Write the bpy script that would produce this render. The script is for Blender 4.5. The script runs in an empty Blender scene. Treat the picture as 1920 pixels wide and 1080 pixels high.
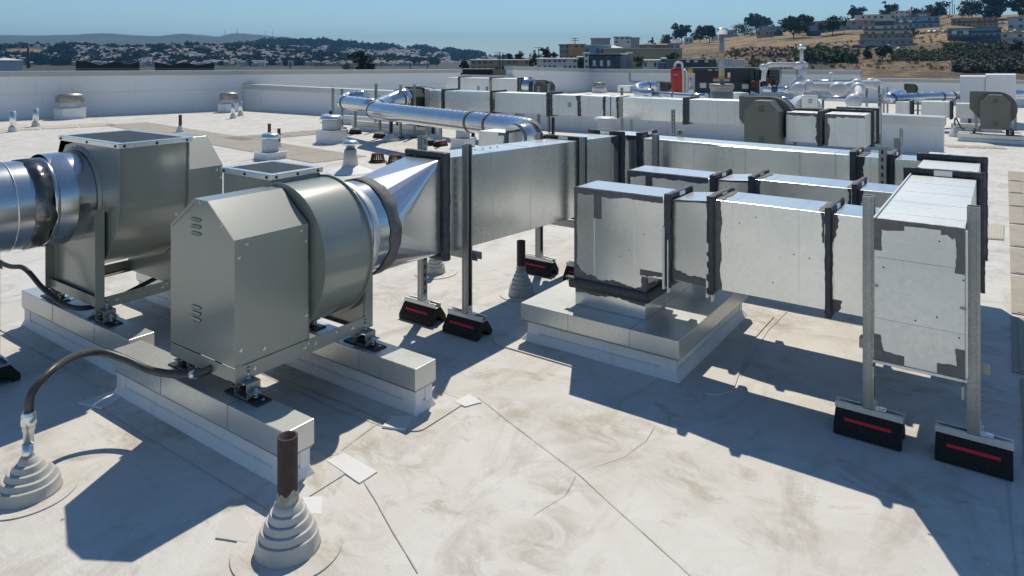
import bpy, bmesh, math, random
from math import sin, cos, pi, radians, sqrt, atan2
from mathutils import Vector, Matrix, noise
random.seed(7)
HAZE_D = 0.00011
S = bpy.context.scene
COL = S.collection

# ------------------------------------------------------------------ camera, light, sky
TH = radians(35.26); FPX = 1308.0; HOR = 112.0; EYE = 1.5
cd = bpy.data.cameras.new('camera'); cam = bpy.data.objects.new('camera', cd); COL.objects.link(cam)
cam.location = (0, 0, EYE); cam.rotation_euler = (pi/2, 0, TH)
cd.sensor_width = 36; cd.lens = FPX/1920*36; cd.shift_y = -(540-HOR)/1920
cd.clip_start = 0.05; cd.clip_end = 20000
S.camera = cam
SUNV = Vector((-.335, .632, 1.0)).normalized()
SUN_EL = math.asin(SUNV.z)
w = bpy.data.worlds.new('World'); S.world = w; w.use_nodes = True
nt = w.node_tree; bg = nt.nodes['Background']; sky = nt.nodes.new('ShaderNodeTexSky')
sky.sky_type = 'NISHITA'; sky.sun_disc = False; sky.sun_elevation = SUN_EL
sky.sun_rotation = atan2(SUNV.x, SUNV.y)
sky.altitude = 0; sky.air_density = 1.0; sky.dust_density = 0.0; sky.ozone_density = 1.0
tint = nt.nodes.new('ShaderNodeMix'); tint.data_type = 'RGBA'; tint.blend_type = 'MULTIPLY'; tint.inputs[0].default_value = 1.0
tint.inputs[7].default_value = (.80, .98, 1.14, 1)      # cool white balance of the photograph's sky
nt.links.new(sky.outputs[0], tint.inputs[6]); nt.links.new(tint.outputs[2], bg.inputs[0]); bg.inputs[1].default_value = 0.085
ld = bpy.data.lights.new('sun', 'SUN'); ld.energy = 3.75; ld.angle = radians(.53); ld.color = (1.0, .92, .78)
sun = bpy.data.objects.new('sun', ld); COL.objects.link(sun)
sun.rotation_euler = SUNV.to_track_quat('Z', 'Y').to_euler()
S.view_settings.view_transform = 'Standard'; S.view_settings.look = 'None'
S.view_settings.exposure = 0.0; S.view_settings.gamma = 1.0
S.render.engine = 'CYCLES'
S.cycles.max_bounces = 8; S.cycles.diffuse_bounces = 3; S.cycles.glossy_bounces = 5
S.cycles.transparent_max_bounces = 8; S.cycles.volume_bounces = 0
S.cycles.caustics_reflective = False; S.cycles.caustics_refractive = False
S.cycles.sample_clamp_indirect = 4.0
S.cycles.use_denoising = True

# ------------------------------------------------------------------ pixel (1920x1080) -> world helpers used to lay out the plan
FW = Vector((-sin(TH), cos(TH), 0)); RT = Vector((cos(TH), sin(TH), 0)); UP = Vector((0, 0, 1)); EYEV = Vector((0, 0, EYE))
def ray(x, y): return FW + RT*((x-960)/FPX) + UP*((HOR-y)/FPX)
def at(x, y, z=0.0): r = ray(x, y); return EYEV + r*((z-EYE)/r.z)
def atX(x, y, X): r = ray(x, y); return EYEV + r*(X/r.x)
def atY(x, y, Y): r = ray(x, y); return EYEV + r*(Y/r.y)
def atD(x, y, d): return EYEV + ray(x, y)*d

# ------------------------------------------------------------------ object bookkeeping
ORG = {}
def tag(o, label=None, cat=None, group=None, kind=None):
    if label: o['label'] = label
    if cat: o['category'] = cat
    if group: o['group'] = group
    if kind: o['kind'] = kind
    return o
def thing(name, label, cat, loc=(0, 0, 0), rz=0, group=None):
    o = bpy.data.objects.new(name, None); COL.objects.link(o)
    o.empty_display_size = .1
    o.location = loc; o.rotation_euler = (0, 0, rz)
    ORG[o] = Vector(loc) if rz == 0 else None
    return tag(o, label, cat, group)
def kids(o): return [c for c in bpy.data.objects if c.parent == o]
def copy_tree(o, parent=None, ch=None):
    ch = ch or {}
    if not ch:
        for c in bpy.data.objects:
            if c.parent: ch.setdefault(c.parent, []).append(c)
    c = o.copy(); COL.objects.link(c); c.parent = parent
    ORG[c] = None
    for k in ch.get(o, []): copy_tree(k, c, ch)
    return c
def dup(o, loc, rz=0, label=None, group=None, scale=None):
    c = copy_tree(o); c.location = loc; c.rotation_euler = (0, 0, rz)
    if scale: c.scale = (scale,)*3
    if label: c['label'] = label
    if group: c['group'] = group
    return c

class MB:
    """collects faces and links them as ONE mesh object"""
    def __init__(s): s.v = []; s.f = []; s.m = []; s.s = []; s.mi = 0
    def vert(s, p): s.v.append(tuple(p)); return len(s.v)-1
    def face(s, pts, smooth=False):
        s.f.append([s.vert(p) for p in pts]); s.m.append(s.mi); s.s.append(smooth)
    def fi(s, idx, smooth=False): s.f.append(list(idx)); s.m.append(s.mi); s.s.append(smooth)
    def box(s, x0, x1, y0, y1, z0, z1):
        i = [s.vert(p) for p in ((x0,y0,z0),(x1,y0,z0),(x1,y1,z0),(x0,y1,z0),(x0,y0,z1),(x1,y0,z1),(x1,y1,z1),(x0,y1,z1))]
        for q in ((0,3,2,1),(4,5,6,7),(0,1,5,4),(1,2,6,5),(2,3,7,6),(3,0,4,7)): s.fi([i[k] for k in q])
        return s
    def hexa(s, P):
        i = [s.vert(p) for p in P]
        for q in ((0,3,2,1),(4,5,6,7),(0,1,5,4),(1,2,6,5),(2,3,7,6),(3,0,4,7)): s.fi([i[k] for k in q])
        return s
    def obox(s, c, u, v, n, a, b, h):
        """box centred at c, half sizes a,b,h along u,v,n"""
        c = Vector(c); u = Vector(u); v = Vector(v); n = Vector(n)
        P = [c+u*(a*i)+v*(b*j)+n*(h*k) for k in (-1,1) for i, j in ((-1,-1),(1,-1),(1,1),(-1,1))]
        return s.hexa(P)
    def bar(s, p0, p1, wd, ht=None, up=(0,0,1)):
        p0 = Vector(p0); p1 = Vector(p1); d = (p1-p0); L = d.length; d.normalize()
        up = Vector(up); sd = d.cross(up)
        if sd.length < 1e-4: sd = d.cross(Vector((0,1,0)))
        sd.normalize(); n = sd.cross(d)
        return s.obox((p0+p1)/2, d, sd, n, L/2, wd/2, (ht or wd)/2)
    def prism(s, poly, fn, a, b, cap0=True, cap1=True, smooth=False):
        """poly: 2-D list; fn(u,v,t) -> 3-D point; extruded from t=a to t=b"""
        n = len(poly)
        A = [s.vert(fn(u, v, a)) for u, v in poly]; B = [s.vert(fn(u, v, b)) for u, v in poly]
        for i in range(n): s.fi((A[i], A[(i+1) % n], B[(i+1) % n], B[i]), smooth)
        if cap0: s.fi(A[::-1])
        if cap1: s.fi(B)
        return s
    def ring(s, c, ax, r, n, ref=None):
        c = Vector(c); ax = Vector(ax).normalized()
        u = ax.orthogonal().normalized() if ref is None else Vector(ref)
        v = ax.cross(u)
        return [s.vert(c+u*(r*cos(2*pi*k/n))+v*(r*sin(2*pi*k/n))) for k in range(n)]
    def bridge(s, A, B, smooth=True):
        n = len(A)
        for i in range(n): s.fi((A[i], A[(i+1) % n], B[(i+1) % n], B[i]), smooth)
    def cyl(s, p0, p1, r, n=16, r1=None, cap0=True, cap1=True):
        p0 = Vector(p0); p1 = Vector(p1); ax = p1-p0
        A = s.ring(p0, ax, r, n); B = s.ring(p1, ax, r if r1 is None else r1, n); s.bridge(A, B)
        if cap0: s.fi(A[::-1])
        if cap1: s.fi(B)
        return s
    def lathe(s, prof, c=(0,0,0), n=24, ax=(0,0,1), cap=True):
        """prof: (radius, height) pairs; repeated points give creases"""
        c = Vector(c); ax = Vector(ax).normalized(); u = ax.orthogonal().normalized()
        R = [s.ring(c+ax*h, ax, max(r, 1e-4), n, u) for r, h in prof]
        for k in range(len(R)-1):
            if prof[k] != prof[k+1]: s.bridge(R[k], R[k+1])
        if cap: s.fi(R[0][::-1]); s.fi(R[-1])
        return s
    def tube(s, pts, r, n=10, closed=False, caps=True):
        pts = [Vector(p) for p in pts]; R = []
        N = len(pts); u = None
        rr = r if callable(r) else (lambda i: r)
        for i in range(N):
            a = pts[(i-1) % N] if (closed or i) else pts[0]; b = pts[(i+1) % N] if (closed or i < N-1) else pts[-1]
            t = (b-a).normalized()
            if u is None: u = t.orthogonal().normalized()
            u = (u - t*u.dot(t)).normalized()
            R.append(s.ring(pts[i], t, rr(i), n, u))
        for i in range(N-1): s.bridge(R[i], R[i+1])
        if closed: s.bridge(R[-1], R[0])
        elif caps: s.fi(R[0][::-1]); s.fi(R[-1])
        return s
    def torus(s, c, ax, R, r, n=40, m=6):
        c = Vector(c); ax = Vector(ax).normalized(); u = ax.orthogonal().normalized(); v = ax.cross(u)
        return s.tube([c+u*(R*cos(2*pi*k/n))+v*(R*sin(2*pi*k/n)) for k in range(n)], r, m, closed=True)
    def roughbar(s, p0, p1, wd, ht, n=None, amp=.004, up=(0,0,1), seed=0):
        """a hand-trowelled bar: subdivided and jittered"""
        p0 = Vector(p0); p1 = Vector(p1); d = p1-p0; L = d.length; d.normalize(); up = Vector(up)
        sd = d.cross(up).normalized(); nn = sd.cross(d); n = n or max(3, int(L/.02)); R = []
        prof = [(-1,-1),(-.2,-1.05),(1,-1),(1.05,.1),(1,1),(.1,1.1),(-1,1),(-1.05,-.1)]
        for i in range(n+1):
            c = p0+d*(L*i/n); ring = []
            for k, (a, b) in enumerate(prof):
                q = c+sd*(a*wd/2)+nn*(b*ht/2)
                j = noise.noise_vector(q*38+Vector((seed*7.1, k*.3, 0)))+noise.noise_vector(q*110)*.5
                ring.append(s.vert(q+j*amp))
            R.append(ring)
        for a, b in zip(R, R[1:]): s.bridge(a, b)
        s.fi(R[0][::-1]); s.fi(R[-1]); return s
    def smear(s, O, U, V, N, L, wfun, seed=0, step=.006, th=.003, amp=.35):
        """ragged band of mastic lying on a face: runs along U, spreads along V from O, proud along N"""
        O = Vector(O); U = Vector(U); V = Vector(V); N = Vector(N); n = max(2, int(L/step)); rows = []
        for i in range(n+1):
            u = L*i/n; w_ = wfun(u) if callable(wfun) else wfun
            f = 1+amp*(noise.noise(Vector((u*14+seed*13.7, seed*3.3, 1.7)))*1.15+noise.noise(Vector((u*48+seed*5.1, 2.2, seed)))*.42)
            w_ = max(w_*f*.9, .001)
            b = O+U*u
            t1 = th*(1+.6*noise.noise(Vector((u*40, seed, 5))))
            rows.append([s.vert(b+N*.0004), s.vert(b+N*th), s.vert(b+V*w_*.5+N*t1), s.vert(b+V*(w_*.93)+N*t1), s.vert(b+V*w_+N*.0003)])
        for a, b in zip(rows, rows[1:]):
            for k in range(4): s.fi((a[k], b[k], b[k+1], a[k+1]))
        return s
    def islands(s):
        par = list(range(len(s.v)))
        def find(i):
            while par[i] != i: par[i] = par[par[i]]; i = par[i]
            return i
        for f in s.f:
            a = find(f[0])
            for k in f[1:]:
                b = find(k)
                if b != a: par[b] = a
        G = {}
        for n_, f in enumerate(s.f): G.setdefault(find(f[0]), []).append(n_)
        out = []
        for fl in G.values():
            q = MB(); mp = {}
            for n_ in fl:
                q.f.append([mp.setdefault(k, len(mp)) for k in s.f[n_]]); q.m.append(s.m[n_]); q.s.append(s.s[n_])
            inv = sorted(mp, key=mp.get); q.v = [s.v[k] for k in inv]; out.append(q)
        return out
    def build(s, name, mats, parent=None, org=None, bevel=0, seg=2, smooth_angle=None):
        if (name.endswith('mastic') or name.endswith('_clip')) and parent is not None:
            il = s.islands()
            if len(il) > 1:
                for q in il: q._build(name, mats, parent, org, bevel, seg)
                return None
        return s._build(name, mats, parent, org, bevel, seg)
    def _build(s, name, mats, parent=None, org=None, bevel=0, seg=2):
        me = bpy.data.meshes.new(name)
        if org is None:
            org = ORG.get(parent) if parent is not None else None
        if org is None: org = Vector((0, 0, 0))
        me.from_pydata([(x-org[0], y-org[1], z-org[2]) for x, y, z in s.v], [], s.f)
        if not isinstance(mats, (list, tuple)): mats = [mats]
        for m in mats: me.materials.append(m)
        me.polygons.foreach_set('material_index', s.m); me.polygons.foreach_set('use_smooth', s.s)
        bm = bmesh.new(); bm.from_mesh(me); bmesh.ops.recalc_face_normals(bm, faces=bm.faces); bm.to_mesh(me); bm.free()
        me.update()
        o = bpy.data.objects.new(name, me); COL.objects.link(o)
        if parent is not None: o.parent = parent; ORG[o] = ORG.get(parent)
        elif org.length: o.location = org; ORG[o] = org
        if bevel:
            b = o.modifiers.new('bevel', 'BEVEL'); b.width = bevel; b.segments = seg; b.limit_method = 'ANGLE'; b.angle_limit = radians(40)
            b.harden_normals = False
        return o

# ------------------------------------------------------------------ materials
M = {}
def nodes(name):
    m = bpy.data.materials.new(name); m.use_nodes = True; M[name] = m
    t = m.node_tree; return m, t, t.nodes['Principled BSDF']
def N(t, typ, **kw):
    n = t.nodes.new(typ)
    for k, v in kw.items():
        if k.startswith('i_'):
            key = k[2:]; key = int(key) if key.isdigit() else key
            n.inputs[key].default_value = v
        else: setattr(n, k, v)
    return n
def L(t, a, b): t.links.new(a, b)
def ramp(t, src, stops):
    r = t.nodes.new('ShaderNodeValToRGB'); e = r.color_ramp.elements
    while len(e) < len(stops): e.new(.5)
    for q, (p, c) in zip(e, stops): q.position = p; q.color = (*c, 1) if len(c) == 3 else c
    L(t, src, r.inputs[0]); return r.outputs[0]
def mixc(t, a, b, f, typ='MIX'):
    n = t.nodes.new('ShaderNodeMix'); n.data_type = 'RGBA'; n.blend_type = typ
    for sock, v in ((n.inputs[0], f), (n.inputs[6], a), (n.inputs[7], b)):
        if hasattr(v, 'links'): L(t, v, sock)
        else: sock.default_value = v if isinstance(v, float) else ((*v, 1) if len(v) == 3 else v)
    return n.outputs[2]
def coords(t, obj=False, scale=None):
    if obj:
        c = N(t, 'ShaderNodeTexCoord').outputs['Object']
    else:
        c = N(t, 'ShaderNodeNewGeometry').outputs['Position']
    if scale:
        mp = N(t, 'ShaderNodeMapping'); mp.inputs['Scale'].default_value = scale; L(t, c, mp.inputs[0]); c = mp.outputs[0]
    return c
def tnoise(t, c, sc, det=4, rough=.55, dist=0):
    n = N(t, 'ShaderNodeTexNoise'); n.inputs['Scale'].default_value = sc; n.inputs['Detail'].default_value = det
    n.inputs['Roughness'].default_value = rough; n.inputs['Distortion'].default_value = dist
    L(t, c, n.inputs['Vector']); return n.outputs['Fac']
def bump(t, h, strength, dist, prev=None):
    b = N(t, 'ShaderNodeBump'); b.inputs['Strength'].default_value = strength; b.inputs['Distance'].default_value = dist
    L(t, h, b.inputs['Height'])
    if prev: L(t, prev, b.inputs['Normal'])
    return b.outputs[0]
def simple(name, c1, c2=None, sc=20, rough=.6, metal=0, bs=0, bsc=60, obj=True, rough2=None, spec=None):
    m, t, p = nodes(name); co = coords(t, obj)
    c2 = c2 or tuple(x*.8 for x in c1)
    f = tnoise(t, co, sc, 5); L(t, ramp(t, f, [(.3, c1), (.7, c2)]), p.inputs['Base Color'])
    p.inputs['Metallic'].default_value = metal; p.inputs['Roughness'].default_value = rough
    if spec is not None: p.inputs['Specular IOR Level'].default_value = spec
    if rough2 is not None:
        r = N(t, 'ShaderNodeMapRange'); L(t, f, r.inputs[0]); r.inputs[1].default_value = .3; r.inputs[2].default_value = .7
        r.inputs[3].default_value = rough; r.inputs[4].default_value = rough2; L(t, r.outputs[0], p.inputs['Roughness'])
    if bs: L(t, bump(t, tnoise(t, co, bsc, 4), bs, .004), p.inputs['Normal'])
    return m

def mat_galv(name, base, rough, wave=.35, wsc=3.2, wdist=.012, spangle=.10, sc=60, metal=.92, stretch=None):
    m, t, p = nodes(name); co = coords(t)
    v = N(t, 'ShaderNodeTexVoronoi'); v.inputs['Scale'].default_value = sc; L(t, co, v.inputs['Vector'])
    big = tnoise(t, co, 2.3, 4); fine = tnoise(t, coords(t, scale=(14, 14, 1.3)), 6, 4)
    lo = tuple(x*(1-spangle) for x in base); hi = tuple(min(1, x*(1+spangle)) for x in base)
    c = mixc(t, lo, hi, v.outputs['Color'])
    c = mixc(t, c, tuple(x*.86 for x in base), ramp(t, big, [(.42, (0,0,0)), (.72, (.7,.7,.7))]))
    c = mixc(t, c, tuple(x*.78 for x in base), ramp(t, fine, [(.56, (0,0,0)), (.8, (.4,.4,.4))]))
    L(t, c, p.inputs['Base Color']); p.inputs['Metallic'].default_value = metal
    r = N(t, 'ShaderNodeMapRange'); L(t, big, r.inputs[0]); r.inputs[3].default_value = rough*.8; r.inputs[4].default_value = rough*1.3
    L(t, r.outputs[0], p.inputs['Roughness'])
    b = bump(t, tnoise(t, co, wsc, 0), wave, wdist)
    b = bump(t, v.outputs['Distance'], .008, .002, b)
    L(t, b, p.inputs['Normal']); return m
mat_galv('galvanized', (.86, .88, .85), .25, wave=.75, wsc=1.9, wdist=.03, metal=.88, spangle=.05)
mat_galv('cone_metal', (.78, .80, .80), .23, wave=.4, wsc=3, wdist=.01, metal=.85, spangle=.03)
mat_galv('galvanized_dull', (.75, .77, .745), .40, wave=.4, spangle=.07, metal=.62)
mat_galv('galvanized_cap', (.68, .70, .67), .32, wave=.45, wsc=2.2, spangle=.06, metal=.55)
mat_galv('shiny_metal', (.70, .72, .73), .17, wave=.25, wsc=4, wdist=.006, spangle=.03)
mat_galv('shiny_duct', (.66, .69, .70), .22, wave=.3, wsc=5, wdist=.006, spangle=.05)
mat_galv('spiral_metal', (.70, .73, .76), .2, wave=.1, spangle=.04)
mat_galv('strut_metal', (.36, .38, .38), .42, wave=.05, spangle=.2, sc=160)
mat_galv('bright_bolt', (.72, .72, .72), .25, wave=0, spangle=.05, sc=200)
simple('mastic', (.050, .053, .060), (.095, .098, .105), 30, .62, bs=.5, bsc=90, obj=False)
simple('mastic_grey', (.135, .132, .130), (.185, .18, .175), 24, .7, bs=.45, bsc=80, obj=False)
simple('foil_tape', (.30, .29, .26), (.06, .06, .065), 14, .22, .8, bs=.9, bsc=26, obj=False)
simple('rubber', (.012, .011, .012), (.022, .020, .021), 90, .85, bs=.8, bsc=220, obj=False)
simple('red_tape', (.80, .02, .045), (.70, .02, .04), 20, .5, obj=False)
simple('stack_grey', (.36, .38, .40), (.30, .32, .34), 6, .5, .2)
simple('drum_zinc', (.36, .355, .335), (.28, .275, .26), 5, .45, .4)
simple('dark_slot', (.012, .013, .014), None, 10, .8)
simple('conduit_grey', (.050, .050, .051), (.085, .083, .080), 30, .42, bs=.1)
simple('conduit_black', (.028, .03, .033), (.045, .045, .048), 30, .45)
simple('dark_plate', (.035, .040, .045), (.06, .06, .06), 40, .5, .4)
simple('rust_pipe', (.040, .026, .025), (.068, .044, .040), 34, .72, .1, bs=.4, bsc=120)
simple('primer_pipe', (.13, .045, .03), (.09, .04, .03), 34, .75, bs=.3, bsc=120)
simple('black_pipe', (.012, .012, .013), None, 30, .5)
simple('coat_paint', (.50, .48, .42), (.25, .22, .18), 45, .75, bs=.5, bsc=100)
simple('cast_iron_rust', (.115, .040, .022), (.06, .025, .018), 30, .8, .1, bs=.4)
simple('white_pvc', (.72, .72, .71), (.66, .66, .65), 15, .45, bs=.05)
simple('white_jacket', (.70, .71, .72), (.62, .63, .64), 4, .38, bs=.1, bsc=8)
simple('red_paint', (.42, .022, .016), (.36, .02, .016), 12, .35)
simple('unit_green', (.028, .062, .058), (.022, .05, .05), 3, .5)
simple('unit_navy', (.008, .010, .022), (.012, .014, .028), 5, .45)
simple('paper_label', (.78, .78, .78), (.7, .7, .7), 40, .7)
simple('yellow_band', (.75, .42, .03), (.7, .4, .03), 30, .5)
simple('green_unit_far', (.035, .085, .105), (.028, .07, .09), 1.5, .55)
simple('rust_coil', (.16, .06, .025), (.05, .03, .025), 24, .8)
simple('valve_blue', (.02, .06, .16), None, 10, .5)

# fan paint: grey-green metallic enamel
m, t, p = nodes('fan_paint'); co = coords(t)
f = tnoise(t, co, 3, 3); L(t, ramp(t, f, [(.35, (.250, .274, .236)), (.7, (.266, .290, .250))]), p.inputs['Base Color'])
p.inputs['Metallic'].default_value = .10; p.inputs['Roughness'].default_value = .60; p.inputs['Coat Weight'].default_value = 1.0; p.inputs['Coat IOR'].default_value = 1.85; p.inputs['Coat Roughness'].default_value = .20
b = bump(t, tnoise(t, co, 3.0, 1), .25, .01); b = bump(t, tnoise(t, co, 900, 1), .04, .0005, b); L(t, b, p.inputs['Normal'])
p.inputs['Specular IOR Level'].default_value = .28
# far copies of the same enamel, weathered flatter
simple('fan_paint_flat', (.150, .155, .132), (.165, .17, .146), 3, .5, .3)
simple('fan_paint_dark', (.065, .072, .058), (.08, .085, .07), 3, .45, .4)

# roof membrane
SMUDGE = [(1000, 1035, .13), (1040, 1000, .10), (1130, 805, .22), (1060, 925, .13), (1215, 800, .16), (900, 1060, .12), (1480, 985, .12), (960, 770, .14), (620, 1010, .16), (730, 560, .2), (1450, 600, .25), (1800, 730, .25), (1700, 720, .2), (330, 800, .2), (130, 680, .2), (700, 850, .14), (1280, 900, .15), (560, 700, .25)]
def mat_roof(name, white=False):
    m, t, p = nodes(name); co = coords(t)
    big = tnoise(t, co, .55, 6, .6, .4); med = tnoise(t, co, 2.6, 7, .68, .8); fine = tnoise(t, co, 95, 3, .65)
    grime = tnoise(t, coords(t, scale=(1.7, .8, 1)), 1.9, 8, .72, 1.2); wisps = tnoise(t, coords(t, scale=(1, 1.6, 1)), 3.0, 9, .72, 1.0)
    if white: base = mixc(t, (.86, .865, .86), (.81, .815, .805), big)
    else: base = mixc(t, (.71, .695, .65), (.635, .605, .545), ramp(t, med, [(.38, (0,0,0)), (.62, (1,1,1))]))
    if not white:
        base = mixc(t, base, (.43, .39, .325), ramp(t, grime, [(.50, (0,0,0)), (.60, (.35,.35,.35)), (.72, (.8,.8,.8))]))
        base = mixc(t, base, (.36, .31, .24), ramp(t, wisps, [(.545, (0,0,0)), (.61, (.30,.30,.30)), (.72, (.8,.8,.8))]))
        base = mixc(t, base, (.56, .44, .27), ramp(t, tnoise(t, co, .9, 4, .6, .5), [(.62, (0,0,0)), (.82, (.5,.5,.5))]))
        mk = None
        for (x_, y_, r_) in SMUDGE:
            d_ = N(t, 'ShaderNodeVectorMath', operation='DISTANCE'); L(t, co, d_.inputs[0]); d_.inputs[1].default_value = at(x_, y_)
            r = N(t, 'ShaderNodeMapRange'); L(t, d_.outputs['Value'], r.inputs[0]); r.inputs[1].default_value = r_*1.3; r.inputs[2].default_value = r_*.25
            if mk is None: mk = r.outputs[0]
            else: mx_ = N(t, 'ShaderNodeMath', operation='MAXIMUM'); L(t, mk, mx_.inputs[0]); L(t, r.outputs[0], mx_.inputs[1]); mk = mx_.outputs[0]
        w2 = tnoise(t, coords(t, scale=(1, 1.5, 1)), 6.0, 7, .66, 1.0)
        pr_ = N(t, 'ShaderNodeMath', operation='MULTIPLY'); L(t, mk, pr_.inputs[0]); L(t, ramp(t, w2, [(.42, (0,0,0)), (.62, (.62,.62,.62))]), pr_.inputs[1])
        base = mixc(t, base, (.33, .275, .20), pr_.outputs[0])
        spk = tnoise(t, co, 21, 3, .8); base = mixc(t, base, (.20, .17, .14), ramp(t, spk, [(.735, (0,0,0)), (.80, (.8,.8,.8))]))
    else:
        dirt = tnoise(t, coords(t, scale=(3, 3, .5)), 2.2, 7, .7, .5)
        base = mixc(t, base, (.44, .42, .385), ramp(t, dirt, [(.56, (0,0,0)), (.8, (.3,.3,.3))]))
    L(t, base, p.inputs['Base Color']); p.inputs['Roughness'].default_value = .62
    p.inputs['Specular IOR Level'].default_value = .35
    b = bump(t, tnoise(t, co, 2.2, 3, .5, .4), .35 if not white else .2, .02)
    b = bump(t, tnoise(t, coords(t, scale=(1, 2.2, 1)), 16, 3, .6, 1.4), .22, .006, b)
    b = bump(t, fine, .55, .002, b); L(t, b, p.inputs['Normal']); return m
mat_roof('roof_membrane'); mat_roof('wall_membrane', True)
simple('seam_dirt', (.50, .465, .40), (.62, .59, .53), 30, .85, obj=False)
simple('patch_white', (.80, .80, .79), (.74, .735, .72), 9, .5, bs=.3, bsc=14, obj=False)
simple('lap_patch', (.66, .645, .60), (.60, .58, .53), 6, .6, bs=.25, bsc=20, obj=False)
simple('boot_rubber', (.60, .59, .56), (.46, .445, .41), 11, .62, bs=.35, bsc=70)
simple('cap_white', (.72, .71, .68), (.66, .65, .62), 5, .5)
simple('coping_grey', (.50, .52, .50), (.45, .465, .45), 3, .5, obj=False)
simple('walk_pad_brown', (.46, .41, .335), (.37, .33, .265), 7, .85, obj=False)
m, t, p = nodes('walk_pad'); co = coords(t)
f = tnoise(t, co, 7, 5); L(t, ramp(t, f, [(.3, (.61, .56, .465)), (.7, (.53, .48, .395))]), p.inputs['Base Color']); p.inputs['Roughness'].default_value = .85
# ================================================================== ROOF
P1a = at(0, 225); P1b = at(410, 207); d1 = (P1b-P1a).normalized()
def on_px(p, d, px):
    """point of the line p+t*d seen in pixel column px"""
    k = (px-960)/FPX; t = (k*(p.dot(FW))-p.dot(RT))/(d.dot(RT)-k*d.dot(FW)); return p+d*t
E0 = P1a-d1*26; E1 = on_px(P1a, d1, 864); CW = on_px(P1a, d1, 456)
BC = at(1112, 171); E2 = Vector((BC.x-.4, 0, 0)); E2 = on_px(Vector((BC.x, 10, 0)), Vector((0, 1, 0)), 962); E2.z = 0
BR = Vector((on_px(BC, Vector((1, 0, 0)), 1612).x, BC.y, 0))
YB2 = BC.y-2.0; BR2 = Vector((BR.x, YB2, 0)); END = Vector((14, YB2, 0))
mb = MB()
poly = [E0, Vector((14, E0.y, 0)), END, BR2, BR, BC, E2, E1]
mb.face([(p.x, p.y, 0) for p in poly])
# seams of the sheets: thin dirty lap lines lying on the membrane
mb.mi = 1
def seam(pts, wd=.003, z=.0035, wob=.003):
    q = []
    for a, b in zip(pts, pts[1:]):
        n = max(2, int((b-a).length/.05))
        for i in range(n): q.append(a.lerp(b, i/n))
    q.append(pts[-1])
    rows = []
    for i, p in enumerate(q):
        a = q[max(0, i-1)]; b = q[min(len(q)-1, i+1)]; t = (b-a).normalized(); s_ = Vector((-t.y, t.x, 0))
        o = s_*(wob*noise.noise(p*6)); h = wd*.5*(1+.7*noise.noise(p*17))
        rows.append((mb.vert((p+o+s_*h).to_tuple()[:2]+(z,)), mb.vert((p+o-s_*h).to_tuple()[:2]+(z,))))
    for a, b in zip(rows, rows[1:]): mb.fi((a[0], a[1], b[1], b[0]))
def spx(*pp, **k): seam([at(x, y) for x, y in pp], **k)
spx((640, 850), (683, 905), (783, 1075), wd=.0036)
spx((895, 745), (985, 815), (1085, 890), (1300, 1085), wd=.003)
spx((80, 645), (135, 688), (205, 737), wd=.004)
spx((1270, 1000), (1110, 862)) if False else None
spx((640, 845), (700, 800), (735, 783))
spx((1110, 877), (1170, 857), (1212, 826), (1228, 800), wd=.002)
spx((1388, 705), (1440, 620), (1500, 560), wd=.004)
spx((500, 600), (600, 640), (690, 700)); spx((470, 690), (560, 735), (640, 772), (720, 800), wd=.004)
spx((0, 330), (60, 325)); spx((1000, 966), (1060, 930), (1080, 893), wd=.002); spx((560, 860), (650, 850))
spx((1890, 900), (1905, 1080), wd=.004); spx((1840, 300), (1700, 300), wd=.004)
for yy in (5.6, 6.9, 8.5, 10.2, 13.5, 16.5):
    seam([Vector((-19, yy-.4, 0)), Vector((-.9, yy, 0))], wd=.006)
for xx in (-16, -13, -10.4, -7.8, -5.2): seam([Vector((xx, 4.6, 0)), Vector((xx+.2, 12, 0))], wd=.006)
roof = tag(mb.build('roof', [M['roof_membrane'], M['seam_dirt']]), kind='structure')

# parapets --------------------------------------------------------------
def wall(name, label, a, b, ztop, th=.3, cap=.09, ztop2=None, over=.045, inward=1, capmat='coping_grey', zb=-.02, lip=None, ends=(0, 0)):
    """straight wall a->b, face on the camera side through a-b, thickness away from camera"""
    a = Vector((a.x, a.y, 0)); b = Vector((b.x, b.y, 0)); d = (b-a).normalized(); n = Vector((-d.y, d.x, 0))
    if n.dot(a) < 0: n = -n
    z2 = ztop if ztop2 is None else ztop2
    r = thing(name, label, 'wall', tuple((a+b)/2)); R_ = []
    mb = MB(); A = a-d*ends[0]; B = b+d*ends[1]
    def slab(p, q, s0, s1, za, zb_, za2, zb2):
        mb.hexa([p+n*s0+UP*za, q+n*s0+UP*za2, q+n*s1+UP*za2, p+n*s1+UP*za, p+n*s0+UP*zb_, q+n*s0+UP*zb2, q+n*s1+UP*zb2, p+n*s1+UP*zb_])
    slab(A, B, 0, th, zb, ztop-cap, zb, z2-cap); body = mb.build('wall_face', M['wall_membrane'], r)
    mb = MB(); slab(A-d*over, B+d*over, -over, th+over, ztop-cap+.001, ztop, z2-cap+.001, z2)
    mb.build('coping', M[capmat], r, bevel=.006)
    if lip:
        mb = MB(); slab(A, B, -.006, 0.0, lip, lip+.014, lip, lip+.014); mb.build('term_bar', M['cap_white'], r)
    return r
def zt(px, py, p): return EYE-(py-HOR)*((p-EYEV).dot(FW))/FPX
zP = zt(0, 124.0, P1a)
wall('parapet_wall', 'long white parapet with pale coping on the far side of the roof, before the distant hills', E0, E1, zP, th=.35, cap=.13, ztop2=zt(864, 130, E1), lip=.62)
wall('parapet_wall', 'lower white parapet piece with pale coping between two taller parapets', E1+d1*.03, E2+Vector((0, 0, 0)), zt(864, 139.5, E1), th=.3, cap=.12, ztop2=zt(960, 142, E2))
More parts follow.
